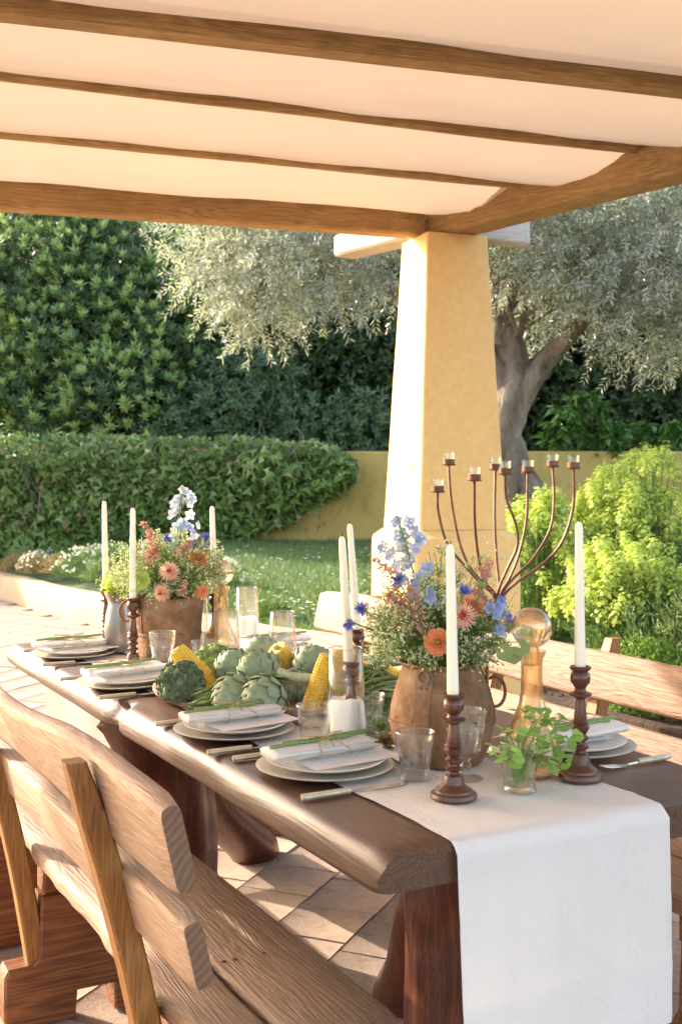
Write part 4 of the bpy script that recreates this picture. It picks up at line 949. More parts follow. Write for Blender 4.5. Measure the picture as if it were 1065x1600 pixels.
cyl = [(540, 1172, .212, 1.0, .034, .10, 'nearest tall glass cylinder around a dripping white pillar candle', 'white pillar candle with dripping wax in the nearest glass cylinder'),
 (306, 1035, .20, .98, .036, .03, 'far glass cylinder just right of the back pot, left of the carafe', 'short white candle stub in the far cylinder right of the back pot'),
 (386, 1012, .20, .98, .034, .095, 'tallest far glass cylinder right of the carafe ball', 'tall white pillar candle in the far cylinder right of the carafe'),
 (354, 1044, .172, .98, .036, .055, 'glass cylinder in front of the far carafe', 'low melted pillar candle in the cylinder before the far carafe'),
 (441, 1034, .152, 1.05, .034, .02, 'wide rightmost far glass cylinder near the lawn edge', 'flat candle stub in the rightmost far cylinder')]
for px, py, h, s, r, ch, l1, l2 in cyl:
    p = tpos(px, py); p.z = ZR
    o = vessel('glass_cylinder', p, CYL(h, s), 'glass', l1, 'glass cylinder', 'glass cylinders around pillar candles'); trim(o, .0355*s, h+.0008, .043*s, .004); pillar(p+V(0, 0, .0055), r, ch, l2, ch > .09)
def carafe(p, lb, sc=1):
    o = empty('carafe', p, 0, lb, 'carafe', 'amber glass carafes with ball stoppers')
    pr = [(.0005, 0), (.054, 0), (.058, .004), (.060, .02), (.058, .045), (.050, .075), (.038, .105), (.026, .135), (.0215, .16), (.0205, .20), (.0215, .222), (.027, .235), (.0285, .239), (.0265, .2405), (.0245, .236), (.0195, .222), (.0185, .20), (.0195, .16), (.024, .136), (.036, .106), (.048, .076), (.0555, .045), (.0575, .02), (.054, .008), (.0005, .006)]
    rip = MB(); rings = []
    for k, (r, z) in enumerate(pr): rings.append([V((r*sc)*(1+(.012*nz(math.cos(a)*3, math.sin(a)*3, z*40) if .015 < z < .13 else 0))*math.cos(a), r*sc*(1+(.012*nz(math.cos(a)*3, math.sin(a)*3, z*40) if .015 < z < .13 else 0))*math.sin(a), z*sc) for a in (2*math.pi*j/32 for j in range(32))])
    rip.loft(rings, False).build('bottle', M['amber'], o, 60)
    mb = MB(); R0 = .040*sc; cz = .285*sc
    mb.lathe([(.0005, cz+R0)]+[(R0*math.sin(t), cz+R0*math.cos(t)) for t in np.linspace(.12, 2.75, 18)]+[(.014*sc, cz-R0*.95), (.015*sc, .215*sc), (.013*sc, .212*sc), (.0005, .212*sc)], 28, caps=False)
    R1 = R0-.002; mb.lathe([(.0005, cz+R1)]+[(R1*math.sin(t), cz+R1*math.cos(t)) for t in np.linspace(.12, 2.8, 14)], 24, caps=False)
    b_ = mb.build('ball_stopper', M['amber_pale'], o, 60)
    c_ = MB(); c_.ball((0, 0, cz+R0*.80), R0*.55, 14, 7, (1, 1, .22), .15, 2, 3); c_.build('glass_swirl', M['amber'], b_, 60)
M['amber_pale'] = m_glass('pale_amber_glass', (.985, .94, .86, 1), .0, 2.2, .15, .3)
carafe(tpos(830, 1214), 'amber glass carafe with ball stopper behind the clover tumbler')
carafe(tpos(345, 1040), 'amber glass carafe with ball stopper among the far glass cylinders')
# clover in a tumbler
p = tpos(811, 1240); o = vessel('tumbler', p, TUM, 'cut_glass', 'clear tumbler of green clover sprigs at the near end of the runner', 'tumbler', 'glass tumblers'); bee(o, .055, 1, .034); trim(o, .0375, .0905, .0305, .0115)
root = empty('clover_sprigs', p+V(0, 0, .012), 0, 'bunch of round leaved green clover sprigs in the near tumbler', 'herb'); mb = MB(); r = random.Random(5)
v, f = leaves([[0, 0, 0]], [[1, 0, 0]], [[0, 0, 1]], 1, 1.0, 'round'); pr = npmesh('clover_leaf', v, f, M['clover'], None, 180); pm = pr.data; bpy.data.objects.remove(pr)
heads = [D(x, y, 2.1+r.uniform(-.05, .06))-root.location for x, y in [(778, 1165), (792, 1145), (800, 1160), (812, 1112), (822, 1118), (838, 1130), (850, 1150), (862, 1160), (868, 1120), (880, 1168), (878, 1190), (886, 1150), (858, 1185), (840, 1168), (825, 1150), (812, 1172), (796, 1180), (806, 1138), (846, 1118), (870, 1140), (830, 1190), (788, 1190), (850, 1200), (876, 1200)]]
for h in heads:
    b = V(r.uniform(-.014, .014), r.uniform(-.014, .014), r.uniform(0, .03)); m_ = V(h.x*.4, h.y*.4, max(h.z*.75, .05)); path = smoothpath([b, m_, h], 4); mb.tube(path, .0011, 5)
    for k in range(r.choice((3, 4))):
        o = bpy.data.objects.new('clover_leaf', pm); COL.objects.link(o); o.parent = root; a = k*2.0+r.random(); s = r.uniform(.016, .028)
        o.location = h+V(math.cos(a), math.sin(a), 0)*.004; o.rotation_euler = (r.uniform(-.3, .9), r.uniform(-.6, .5), a); o.scale = (s, s, s)
for k in range(12): mb.tube([V(r.uniform(-.015, .015), r.uniform(-.015, .015), 0), V(r.uniform(-.02, .02), r.uniform(-.02, .02), .06)], .0012, 5)
mb.build('stems', M['stem'], root)

# ---------------------------------------------------------------- place settings
def catl(c): return c
fork_pts = None
def cutlery(name, L, hl, kind, bone):
    """lies along +x, handle at -x, centre at origin"""
    mb = MB(); rings = []; hx = -L/2
    for t, w_ in ((0, .005), (.06, .0095), (.3, .0088), (.85, .0062), (1, .0055)):
        x = hx+hl*t; rings.append([V(x, w_*math.cos(a), .0065+.006*math.sin(a)) for a in (2*math.pi*k/8 for k in range(8))])
    h_ = MB().loft(rings); b_ = MB(); x0 = hx+hl
    if kind == 'knife':
        b_.loft([[V(x0+d, -w0, .004), V(x0+d, w0*.6, .004), V(x0+d, w0*.6, .0055), V(x0+d, -w0, .0055)] for d, w0 in ((-.002, .004), (.012, .004), (.02, .009), ((L-hl)*.8, .009), ((L-hl)*.96, .005), (L-hl, .001))])
    else:
        b_.tube([V(x0-.002, 0, .005), V(x0+.03, 0, .004)], [.003, .0024], 6)
        if kind == 'fork':
            e = x0+.03; b_.loft([[V(e+d, -w0, z), V(e+d, w0, z), V(e+d, w0, z+.0018), V(e+d, -w0, z+.0018)] for d, w0, z in ((-.002, .003, .003), (.012, .009, .0025), (.028, .0105, .004))])
            for k in range(4): y = -.0088+.0059*k; b_.tube([V(e+.026, y, .0048), V(e+.05, y, .0062), V(e+.068, y*.95, .009)], [.0018, .0016, .0008], 5)
        else:
            e = x0+.028; b_.loft([[V(e+d, w0*math.cos(a), .006-dp*(1-abs(math.cos(a))**2)*1+.0) if False else V(e+d, w0*c_, .0075-dp*(1-c_*c_)) for c_ in (-1, -.6, 0, .6, 1)] for d, w0, dp in ((0, .003, .001), (.01, .010, .003), (.028, .0145, .006), (.045, .012, .005), (.055, .004, .001))], False, False)
    return h_, b_
def make_cut(kind, L, hl, bone):
    root = empty(kind, (0, 0, 0)); h_, b_ = cutlery(kind, L, hl, kind, bone)
    if kind == 'spoon': b2 = MB().join(b_); b2.add([V(*p)-V(0, 0, .0012) for p in b_.v], [f[::-1] for f in b_.f]); b_ = b2
    h_.build('handle', M['handle'] if bone else M['steel'], root, 50); b_.build({'knife': 'blade', 'fork': 'tines', 'spoon': 'bowl'}[kind], M['steel'], root, 50)
    return root
PT = {}
PT['charger'] = MB().lathe([(.001, 0), (.085, 0), (.09, .003), (.125, .010), (.136, .0135), (.1375, .0155), (.135, .0165), (.118, .0125), (.09, .007), (.001, .006)], 48).build('charger_plate', M['charger'])
PT['plate'] = MB().lathe([(.001, 0), (.075, 0), (.08, .003), (.108, .009), (.117, .013), (.118, .0145), (.116, .0152), (.10, .0105), (.08, .0065), (.001, .006)], 48).build('dinner_plate', M['plate'])
mb = MB(); rows = [[V(-.10+.2*i/12, -.07+.14*j/8, .0012*nz(i*.5, j*.5, 1)+.004*(i/12)**2) for j in range(9)] for i in range(13)]
mb.loft(rows, False, False); menu = empty('menu_card', (0, 0, 0)); mb.build('sheet', M['paper'], menu, 180)
mb = MB(); r = random.Random(2)                # faint handwriting: short ink strokes, nothing legible in the photo
for ln in range(4):
    x = -.05
    while x < .055:
        L = r.uniform(.004, .012); y = -.058+ln*.011
        mb.add([V(x, y, .004+.004*((x+.1)/.2)**2), V(x+L, y, .004+.004*((x+.1)/.2)**2), V(x+L, y+.0016, .004+.004*((x+.1)/.2)**2), V(x, y+.0016, .004+.004*((x+.1)/.2)**2)], [(0, 1, 2, 3)]); x += L+.004
inkm = m_noise('faint_ink', '#b9b4ae', '#c9c4be', 30, .9, 0)
mb.build('handwriting', inkm, menu, None)['kind'] = 'stuff'; PT['menu'] = menu
# napkin: flattened roll of folded linen with a twine tie
nap = empty('napkin', (0, 0, 0)); mb = MB(); rings = []
for i in range(33):
    t = i/32; x = -.115+.23*t; k = 28; ring = []
    pinch = 1-.30*math.exp(-((x-.01)/.018)**2)
    for j in range(k):
        a = 2*math.pi*j/k; ry = .044*(1+.10*nz(t*4, 1, 2)); rz = .0115*(1+.14*nz(t*5, 3, 7))*pinch
        ry *= (.93+.07*pinch); fold = 1+.05*math.sin(a*5+t*2.5)+.04*nz(math.cos(a)*2, math.sin(a)*2, t*8)
        e = .0 if 0 < i < 32 else -.002
        ring.append(V(x+.004*math.cos(a)+.004*nz(a, t, 5), (ry+e)*math.cos(a)*fold, .0135+(rz+e)*math.sin(a)*fold))
    rings.append(ring)
mb.loft(rings); mb.build('linen_roll', M['napkin'], nap, 180)
mb = MB()
for i in range(2):                                      # loose folded flaps along the roll
    rows = [[V(-.112+.224*u/20, -.041+.012*i-.006*v_+.004*nz(u*.3, i, 1), .006+.007*i+.003*v_+.003*nz(u*.4, v_*.5, i)) for v_ in range(5)] for u in range(21)]
    mb.loft(rows, False, False)
mb.build('folded_edge', M['napkin'], nap, 180)
mb = MB(); pth = [V(.01+.003*math.sin(a*3), .040*math.cos(a)*(1 if math.sin(a) < 0 else .93), .0145+(.013 if math.sin(a) < 0 else .019)*math.sin(a)) for a in np.linspace(0, 6.283, 25)]
mb.tube(pth, .0011, 5)
for s in (-1, 1): mb.tube(smoothpath([V(.01, -.01, .034), V(.03*s, -.022, .043), V(.05*s, -.01, .041), V(.035*s, .006, .037), V(.01, -.008, .034)], 6), .0011, 5); mb.tube(smoothpath([V(.01, -.01, .036), V(.02*s, -.035, .03), V(.035*s+.01, -.05, .012), V(.04*s, -.058, .004)], 5), .001, 5)
mb.build('twine_bow', M['twine'], nap, 60); PT['napkin'] = nap
def spear_mesh(L, r0, sd):
    mb = MB(); rr = random.Random(sd); path = smoothpath([V(-L/2, 0, 0), V(-L*.2, rr.uniform(-.004, .004), .001), V(L*.2, rr.uniform(-.006, .006), .001), V(L/2, rr.uniform(-.01, .01), .003)], 5)
    m_ = len(path); rad = [r0*(1-.2*i/m_) if i < m_*.75 else r0*1.15*(1-(i-m_*.75)/(m_*.27)) for i in range(m_)]; rad = [max(x, .0006) for x in rad]
    mb.tube(path, rad, 7)
    for k in range(9):
        i = int((.25+.73*k/8)*(m_-1)); a = k*2.4; p = path[i]; n_ = V(0, math.cos(a), math.sin(a)); q = p+n_*rad[i]; t_ = V(1, 0, 0); s_ = n_.cross(t_)
        mb.add([q-s_*.002, q+t_*.011+n_*.0006, q+s_*.002, q-t_*.002+n_*.0002], [(0, 1, 2, 3)])
    return mb
asp = empty('asparagus_bundle', (0, 0, 0))
for k, (y, z, rz, dx) in enumerate(((-.008, .004, .05, -.015), (.004, .0042, -.03, .02), (.016, .003, .12, .05))):
    o = spear_mesh(.20, .0040-.0012*(k == 2), k).build('asparagus_spear', M['asparagus'], asp, 60); o.location = (dx, y, z); o.rotation_euler = (0, 0, rz)
PT['asparagus'] = asp
PT['knife'] = make_cut('knife', .225, .10, True); PT['fork'] = make_cut('fork', .20, .09, True); PT['spoon'] = make_cut('spoon', .185, .085, False); PT['dfork'] = make_cut('fork', .175, .08, False)
used = set()
def put(key, M4, label, cat_, group):
    o = PT[key]
    if key in used: o = copy_tree(o)
    used.add(key); o.matrix_world = M4; o.location = M4.to_translation(); o.rotation_euler = M4.to_euler(); tag(o, label, cat_, group); return o
SET = [((.155, .49), 0, 'at the nearest left setting', 0), ((.130, .89), 0, 'at the second left setting beside the vegetables', 1), ((.100, 1.60), 0, 'at the third left setting near the far goblet', 2), ((.118, 2.20), 0, 'at the farthest left setting', 3), ((.70, .40), math.pi, 'at the right setting beyond the amber carafe', 4), ((.735, 1.40), math.pi, 'at the right setting behind the bean heap', 5), ((.74, 1.98), math.pi, 'at the far right setting behind the glass cylinders', 6)]
r = random.Random(11)
for (a, b), rz, where, k in SET:
    B = Matrix.Translation(W(a, b, ZT)) @ Matrix.Rotation(TA+rz+r.uniform(-.06, .06), 4, 'Z')
    def pl(x, y, z, t=0, rx=0, ry=0): return B @ Matrix.Translation((x, y, z)) @ Matrix.Rotation(t, 4, 'Z') @ Matrix.Rotation(ry, 4, 'Y') @ Matrix.Rotation(rx, 4, 'X')
    lift = .003
    put('charger', pl(0, 0, lift), 'large grey stoneware charger plate '+where, 'plate', 'charger plates')
    put('plate', pl(.004, .003, lift+.012), 'pale cream dinner plate on the charger '+where, 'plate', 'dinner plates')
    put('menu', pl(.03, -.012, lift+.0275, .06), 'white menu sheet lying under the napkin '+where, 'menu', 'menu sheets')
    put('napkin', pl(-.005+r.uniform(-.01, .01), .022, lift+.030, r.uniform(.02, .12)), 'white napkin tied with twine '+where, 'napkin', 'rolled napkins')
    put('asparagus', pl(-.005, .018, lift+.0545, r.uniform(-.02, .10)), 'asparagus spears on the napkin '+where, 'asparagus', 'asparagus spears on the napkins')
    put('knife', pl(-.02, -.165, .001, r.uniform(-.05, .05)), 'bone handled knife '+where, 'knife', 'table knives')
    put('fork', pl(-.03, .162, .001, r.uniform(-.05, .05)), 'bone handled fork '+where, 'fork', 'table forks')
    put('dfork', pl(.163, .03, lift+.002, math.pi/2+r.uniform(-.1, .1)), 'small dessert fork above the plates '+where, 'fork', 'dessert forks')
    put('spoon', pl(.19, .0, lift+.002, -math.pi/2+r.uniform(-.1, .1)), 'small dessert spoon above the plates '+where, 'spoon', 'dessert spoons')

# ---------------------------------------------------------------- rusty pots
def pot(p, lb, body, rh, ring_side, s=1, rim=True):
    o = empty('rusty_pot', p, 0, lb, 'pot', 'rusty metal flower pots'); mb = MB(); rings = []; n = 40
    for r_, z in body: rings.append([V(r_*s*(1+.012*nz(math.cos(a)*1.5, math.sin(a)*1.5, z*12))*math.cos(a), r_*s*math.sin(a), z*s) for a in (2*math.pi*k/n for k in range(n))])
    mb.loft(rings, False).build('body', M['rust'], o, 50)
    R_ = body[rh][0]*s; zt_ = body[rh][1]*s
    # seams and rivets
    def rad(z):
        for (r0, z0), (r1, z1) in zip(body, body[1:]):
            if z0 <= z <= z1 and z1 > z0: return (r0+(r1-r0)*(z-z0)/(z1-z0))*s
        return body[0][0]*s
    zs = [b_[1] for b_ in body[:rh+1]]; zm = max(zs)
    mb = MB(); band = zm*.48
    mb.lathe([(rad(band-.004)-.001, (band-.004)*s), (rad(band-.004)+.0034, (band-.005)*s), (rad(band)+.0034, (band+.001)*s), (rad(band+.003)-.001, (band+.003)*s)], n, caps=False); mb.build('riveted_seam', M['rust'], o, 40)
    rv = MB(); rv.ball((0, 0, 0), .0034, 8, 5, (1, 1, .6)); me = rv.build('rivet', M['rust']); first = [me]
    for k in range(14):
        a = k/14*6.283; ob = me if k == 0 else bpy.data.objects.new('rivet', me.data)
        if k: COL.objects.link(ob)
        ob.parent = o; z = band+.010; ob.location = (rad(z)*math.cos(a), rad(z)*math.sin(a), z*s); ob.rotation_euler = (0, math.pi/2, a)
    # vertical strap, loop lug
    for a, kind in ring_side:
        c_, s_ = math.cos(a), math.sin(a); zz = np.linspace(band, zm*.99, 10); g = MB()
        g.loft([[V((rad(z)+d)*math.cos(a+w_), (rad(z)+d)*math.sin(a+w_), z*s) for w_, d in ((-.16, -.002), (-.16, .002), (.16, .002), (.16, -.002))] for z in zz]); g.build('strap', M['rust'], o, 40)
        f_ = MB(); q = rad(zm*.98)+.004; cc = V(q*c_, q*s_, zm*s-.004); t_ = V(-s_, c_, 0); up_ = V(0, 0, 1)
        pts = [(-.015, -.036), (.015, -.036), (.018, -.01), (.016, .014), (.009, .025), (-.009, .025), (-.016, .014), (-.018, -.01)]
        f_.loft([[cc+t_*x+up_*z+V(c_, s_, 0)*d for x, z in pts] for d in (0, .004)]); lug = f_.build('lug', M['rust'], o, 40)
        for x in (-.006, .006):
            ob = bpy.data.objects.new('rivet', me.data); COL.objects.link(ob); ob.parent = lug; ob.location = cc+t_*x+up_*-.016+V(c_, s_, 0)*.004; ob.rotation_euler = (0, math.pi/2, a)
        h = MB(); hc = cc+V(c_, s_, 0)*.016
        if kind == 'big':
            hc = cc+V(c_, s_, 0)*.018+up_*-.010; h.tube([hc+V(c_, s_, 0)*.021*math.cos(t)+up_*(.031*math.sin(t)-.026) for t in np.linspace(-2.9, 2.2, 20)], .0036, 7)
        else: h.tube([hc+t_*.011*math.cos(t)+up_*(.013*math.sin(t)+.006)-V(c_, s_, 0)*.008 for t in np.linspace(0, 6.283, 16)], .0032, 7)
        h.build('ring_handle', M['rust'], o, 60)
    return o
near_pot = T(690, 1193, .76)+V(0, 0, .0065)
pot(near_pot, 'rusty riveted metal pot holding the nearest bouquet', [(.001, 0), (.078, 0), (.084, .006), (.1, .04), (.107, .08), (.105, .115), (.096, .150), (.084, .182), (.080, .194), (.083, .198), (.088, .202), (.087, .205), (.080, .203), (.076, .19), (.09, .15), (.098, .1)], 7, [(-2.05, 'small'), (-.05, 'big')])
far_pot = T(264, 1040, .76)+V(0, 0, .0065)
pot(far_pot, 'rusty straight sided metal pot holding the far bouquet', [(.001, 0), (.085, 0), (.092, .005), (.097, .05), (.102, .12), (.107, .19), (.108, .206), (.110, .210), (.107, .212), (.103, .205), (.1, .15)], 6, [(-2.5, 'small'), (-2.95, 'big')])
# pewter jug with euphorbia
jp = T(186, 1018, .77); jug = empty('pewter_jug', jp, 0, 'grey pewter jug of lime greenery between the far candlesticks', 'jug'); mb = MB(); rings = []
for r_, z in [(.001, 0), (.036, 0), (.040, .004), (.046, .04), (.048, .07), (.043, .11), (.035, .14), (.034, .155), (.042, .175), (.040, .175), (.032, .155), (.033, .14)]:
    rings.append([V(r_*math.cos(a)*(1+(.35*max(0, math.cos(a-2.6))**4 if z > .15 else 0)), r_*math.sin(a), z*1.12) for a in (2*math.pi*k/28 for k in range(28))])
mb.loft(rings, False).build('body', M['pewter'], jug, 60)
MB().tube(smoothpath([V(.033, -.01, .165), V(.07, -.012, .16), V(.078, -.012, .11), V(.045, -.01, .06)], 6), .005, 8).build('handle', M['pewter'], jug, 60)

# ---------------------------------------------------------------- flowers
def disc_flower(name, p, nrm, rad, n, rings, mat, cmat, label, cat_, group, stem_to, cup=.35, shape='leaf', wfac=.42, crad=.25):
    root = empty(name, p, 0, label, cat_, group); nrm = Vector(nrm).normalized(); q = nrm.to_track_quat('Z', 'Y').to_matrix()
    for k in range(rings):
        t = k/max(rings-1, 1); L = rad*(1-.55*t); m = max(5, int(n*(1-.35*t))); pp, aa, nn_ = [], [], []
        for j in range(m):
            a = 2*math.pi*(j+.5*(k % 2))/m+random.uniform(-.08, .08); lift = cup+.75*t
            d_ = q @ V(math.cos(a)*math.cos(lift), math.sin(a)*math.cos(lift), math.sin(lift)); pp.append(q @ V(0, 0, .002*k)+d_*rad*.08); aa.append(d_); nn_.append(q @ V(0, 0, 1))
        npmesh('petal_ring', *leaves(pp, aa, nn_, L, L*wfac*(2.2 if m < 8 else 1), shape), M[mat], root)
    if crad: MB().ball(q @ V(0, 0, .003+.004*rings), rad*crad, 10, 6, (1, 1, .6), .15, 6).build('flower_centre', M[cmat], root, 60)
    s = Vector(stem_to)-root.location; MB().tube(smoothpath([-nrm*.002, -nrm*rad*.8+s*.15, s], 5), .0016, 5).build('stem', M['stem'], root); return root
def delphinium(px_list, depth, base, mats, label, rad=.017, r=random.Random(3)):
    pts = [D(x, y, depth+r.uniform(-.025, .025)) for x, y in px_list]; topp = max(pts, key=lambda v: v.z); root = empty('delphinium_spike', base, 0, label, 'flower', 'delphinium spikes in the bouquets')
    ax_ = [topp+V(0, 0, .012), topp.lerp(base, .5)+V(0, .0, .01), Vector(base)]; spine = smoothpath([x-root.location for x in ax_], 8); st = MB().tube(spine, .0022, 6)
    for p in pts:
        q0 = p-root.location; c = min(spine, key=lambda s: abs(s.z-q0.z+.012)); st.tube([c, (c+q0)/2+V(0, 0, -.004), q0], .0009, 4)
        d_ = q0-c; nrm = V(d_.x*1.6, -abs(d_.y)-.03, .012+r.uniform(-.01, .01)).normalized(); Q = nrm.to_track_quat('Z', 'Y').to_matrix(); pp, aa, nn_ = [], [], []; rr = rad*r.uniform(.8, 1.15)
        for j in range(5):
            a = j*1.2566+r.uniform(-.2, .2)+p.x*50; pp.append(q0); aa.append(Q @ V(math.cos(a), math.sin(a), r.uniform(.1, .55))); nn_.append(Q @ V(0, 0, 1))
        for j in range(3): a = j*2.1+p.z*80; pp.append(q0+nrm*.002); aa.append(Q @ V(math.cos(a)*.6, math.sin(a)*.6, .8)); nn_.append(nrm)
        L = np.array([rr]*5+[rr*.45]*3); npmesh('floret', *leaves(pp, aa, nn_, L, L*.85, 'round'), M[r.choice(mats)], root)
    st.build('stem', M['stem'], root)
def cornflower(p, nrm, label, stem_to, rad=.018):
    root = empty('cornflower', p, 0, label, 'flower', 'violet cornflowers in the bouquets'); nrm = Vector(nrm).normalized(); Q = nrm.to_track_quat('Z', 'Y').to_matrix(); pp, aa = [], []
    for j in range(40):
        a = random.uniform(0, 6.283); l = random.uniform(.15, 1.25); pp.append((0, 0, 0)); aa.append(Q @ V(math.cos(a)*math.cos(l), math.sin(a)*math.cos(l), math.sin(l)))
    npmesh('florets', *leaves(pp, aa, rdir(40), rng.uniform(.8, 1.2, 40)*rad, .0055), M['petal_violet'], root)['kind'] = 'stuff'
    MB().ball(-nrm*.005, .0055, 8, 6, (1, 1, 1.2)).build('calyx', M['stem'], root, 60)
    s = Vector(stem_to)-root.location; MB().tube(smoothpath([-nrm*.006, s*.4-nrm*.02, s], 5), .0014, 5).build('stem', M['stem'], root)
def astilbe(pxs, depth, base, label, k=90, mat='petal_pink'):
    pts = smoothpath([D(x, y, depth) for x, y in pxs], 8); root = empty('astilbe_plume', base, 0, label, 'flower', 'dusty pink plumes in the bouquets'); L0 = [p-root.location for p in pts]; m = len(L0); pp = []
    for j in range(k): i = min(int(random.random()**.8*m), m-1); w_ = .003+.010*i/m; pp.append(np.array(L0[i])+rng.normal(0, w_, 3))
    v, f = leaves(np.repeat(pp, 3, 0), rdir(k*3), rdir(k*3), .0075, .0055); npmesh('florets', v, f, M[mat], root)['kind'] = 'stuff'
    MB().tube(L0+[V(0, 0, 0)], .0012, 5).build('stem', M['stem'], root)
def filler(base, pts_fn, n, label, mat='filler', seed=1, needle=.022, florets=True):
    r = random.Random(seed); root = empty('wild_greenery', base, 0, label, 'greenery'); stems = MB(); L1, L2 = [], []
    for i in range(n):
        e = pts_fn(r)-root.location; b = V(r.uniform(-.04, .04), r.uniform(-.04, .04), -.02); mid = b.lerp(e, .5)+V(e.x*-.12, e.y*-.12, .035); path = smoothpath([b, mid, e], 5); stems.tube(path, .0008, 4)
        k = 24; u = .25+.75*rng.random(k); P_ = np.array([path[min(int(x*(len(path)-1)+.5), len(path)-1)] for x in u])+rng.normal(0, .004, (k, 3)); ax_ = np.array((path[-1]-path[-4]).normalized())
        L1.append(leaves(P_, unit(rdir(k)+ax_*.8), rdir(k), rng.uniform(.5, 1.3, k)*needle, .0032))
        if florets and r.random() < .6:
            k = 16; P_ = np.array(e)+rng.normal(0, .011, (k, 3)); L2.append(leaves(np.repeat(P_, 3, 0), rdir(3*k), rdir(3*k), .0055, .0048))
            for q in P_[::3]: stems.tube([e+V(0, 0, -.015), V(*q)], .0005, 3)
    npmesh('leaves', *cat(L1), M[mat], root)['kind'] = 'stuff'
    if L2: npmesh('florets', *cat(L2), M['floret'], root)['kind'] = 'stuff'
    stems.build('stems', M['stem'], root)['kind'] = 'stuff'
nb = near_pot+V(0, 0, .17)
O4 = lambda x, y: (540+x*.263, 780+y*.263)
def near_region(r):
    while True:
        x, y = r.uniform(558, 800), r.uniform(880, 1040)
        cx_, t = 685, (y-1040)/160
        hw = 112 if y < 985 else 112-(y-985)*.25
        topy = 905+abs(x-665)*.42+(12*math.sin(x*.12))
        if y > topy and abs(x-cx_) < hw: return D(x, y, 2.346+r.uniform(-.13, .10))
filler(nb, near_region, 300, 'feathery green stems with tiny pale florets filling the near rusty pot', 'filler', 1)
def wisps(r): return D(r.uniform(660, 760), r.uniform(855, 930), 2.36+r.uniform(-.05, .08))
filler(nb, wisps, 22, 'few tall loose wispy sprigs rising above the near bouquet', 'filler', 8, .016)
delphinium([O4(*p) for p in [(305, 135), (370, 145), (400, 200), (330, 220), (445, 235), (230, 285), (285, 320), (345, 280), (400, 300), (305, 395), (360, 390), (375, 355), (265, 335), (420, 250)]], 2.33, nb, ['petal_blue', 'petal_blue', 'petal_lilac'], 'tall pale blue delphinium spike in the near bouquet', .017)
delphinium([O4(*p) for p in [(480, 420), (360, 480), (410, 510), (330, 470), (440, 470), (400, 560)]], 2.27, nb, ['petal_blue'], 'shorter blue delphinium below the tall spike in the near bouquet', .018)
delphinium([O4(*p) for p in [(900, 640), (930, 680), (960, 700), (890, 690), (915, 610), (880, 780), (910, 775), (850, 650)]], 2.27, nb, ['petal_blue', 'petal_blue', 'petal_violet'], 'blue delphinium leaning out at the right of the near bouquet', .015)
delphinium([O4(*p) for p in [(500, 590), (520, 620), (470, 600), (500, 560)]], 2.24, nb, ['petal_blue'], 'small blue delphinium floret cluster at the middle of the near bouquet', .014)
disc_flower('ranunculus', D(686, 1003, 2.22), (-.25, -1, .12), .029, 9, 7, 'petal_orange', 'stem', 'bright orange ranunculus low in the near bouquet', 'flower', None, nb, .5, 'round', 1.0, .18)
disc_flower('chrysanthemum', D(722, 963, 2.22), (.15, -1, .25), .029, 26, 4, 'petal_peach', 'rust', 'peach chrysanthemum with red heart in the near bouquet', 'flower', None, nb, .15, 'leaf', .2, .0)
disc_flower('red_heart', D(722, 962, 2.212), (.15, -1, .25), .016, 14, 3, 'petal_red', 'rust', 'dark red inner florets of the peach chrysanthemum in the near bouquet', 'flower', None, nb, .4, 'leaf', .2, .0)
disc_flower('ranunculus', D(738, 950, 2.28), (.3, -.6, .7), .030, 10, 4, 'petal_orange', 'stem', 'half hidden orange ranunculus behind the peach chrysanthemum', 'flower', None, nb, .2, 'round', .6, .18)
for x, y, nr, lb in [(566, 952, (-.6, -.7, .3), 'violet cornflower at the left tip of the near bouquet'), (546, 974, (-.2, -.8, -.5), 'violet cornflower drooping in front of the leaning candles'), (724, 925, (.2, -.8, .5), 'dark violet cornflower above the peach chrysanthemum'), (622, 906, (-.3, -.8, .5), 'violet cornflower under the tall delphinium at left')]:
    cornflower(D(x, y, 2.22), nr, lb, nb)
astilbe([O4(*p) for p in [(165, 360), (230, 400), (280, 470), (310, 560), (340, 660)]], 2.26, nb, 'dusty pink plume arching left over the near bouquet')
astilbe([O4(*p) for p in [(370, 520), (410, 600), (430, 690), (450, 760)]], 2.23, nb, 'dusty pink plume in the middle of the near bouquet')
astilbe([O4(*p) for p in [(850, 385), (825, 440), (800, 520), (780, 620)]], 2.3, nb, 'thin pink plume on the right of the near bouquet')
astilbe([O4(*p) for p in [(250, 560), (300, 620), (330, 680)]], 2.24, nb, 'short pink plume low on the left of the near bouquet')
astilbe([O4(*p) for p in [(780, 560), (800, 600), (820, 640)]], 2.34, nb, 'brownish pink plume behind the orange flowers', 120)
p = D(752, 913, 2.25); o = empty('poppy_pod', p, 0, 'round green poppy seed pod above the near bouquet', 'seed pod'); MB().ball((0, 0, 0), .0095, 12, 8, (1, 1, .9)).build('pod', M['stem'], o, 60); MB().lathe([(.001, .007), (.006, .0085), (.006, .0105), (.001, .010)], 12).build('crown', M['drystem'], o); s = nb-p; MB().tube(smoothpath([V(0, 0, -.008), s*.4+V(.006, 0, 0), s], 5), .0018, 6).build('stem', M['stem'], o)
root = empty('silver_dollar_sprig', nb, 0, 'sprig of round grey green leaves hanging right of the near pot', 'sprig'); ps = [D(778, 1014, 2.2), D(795, 1018, 2.2), D(812, 1008, 2.24)]
MB().tube(smoothpath([V(0, 0, 0), D(770, 1000, 2.25)-nb, D(790, 1003, 2.2)-nb, D(815, 1003, 2.24)-nb], 6), .0012, 5).build('stem', M['stem'], root)
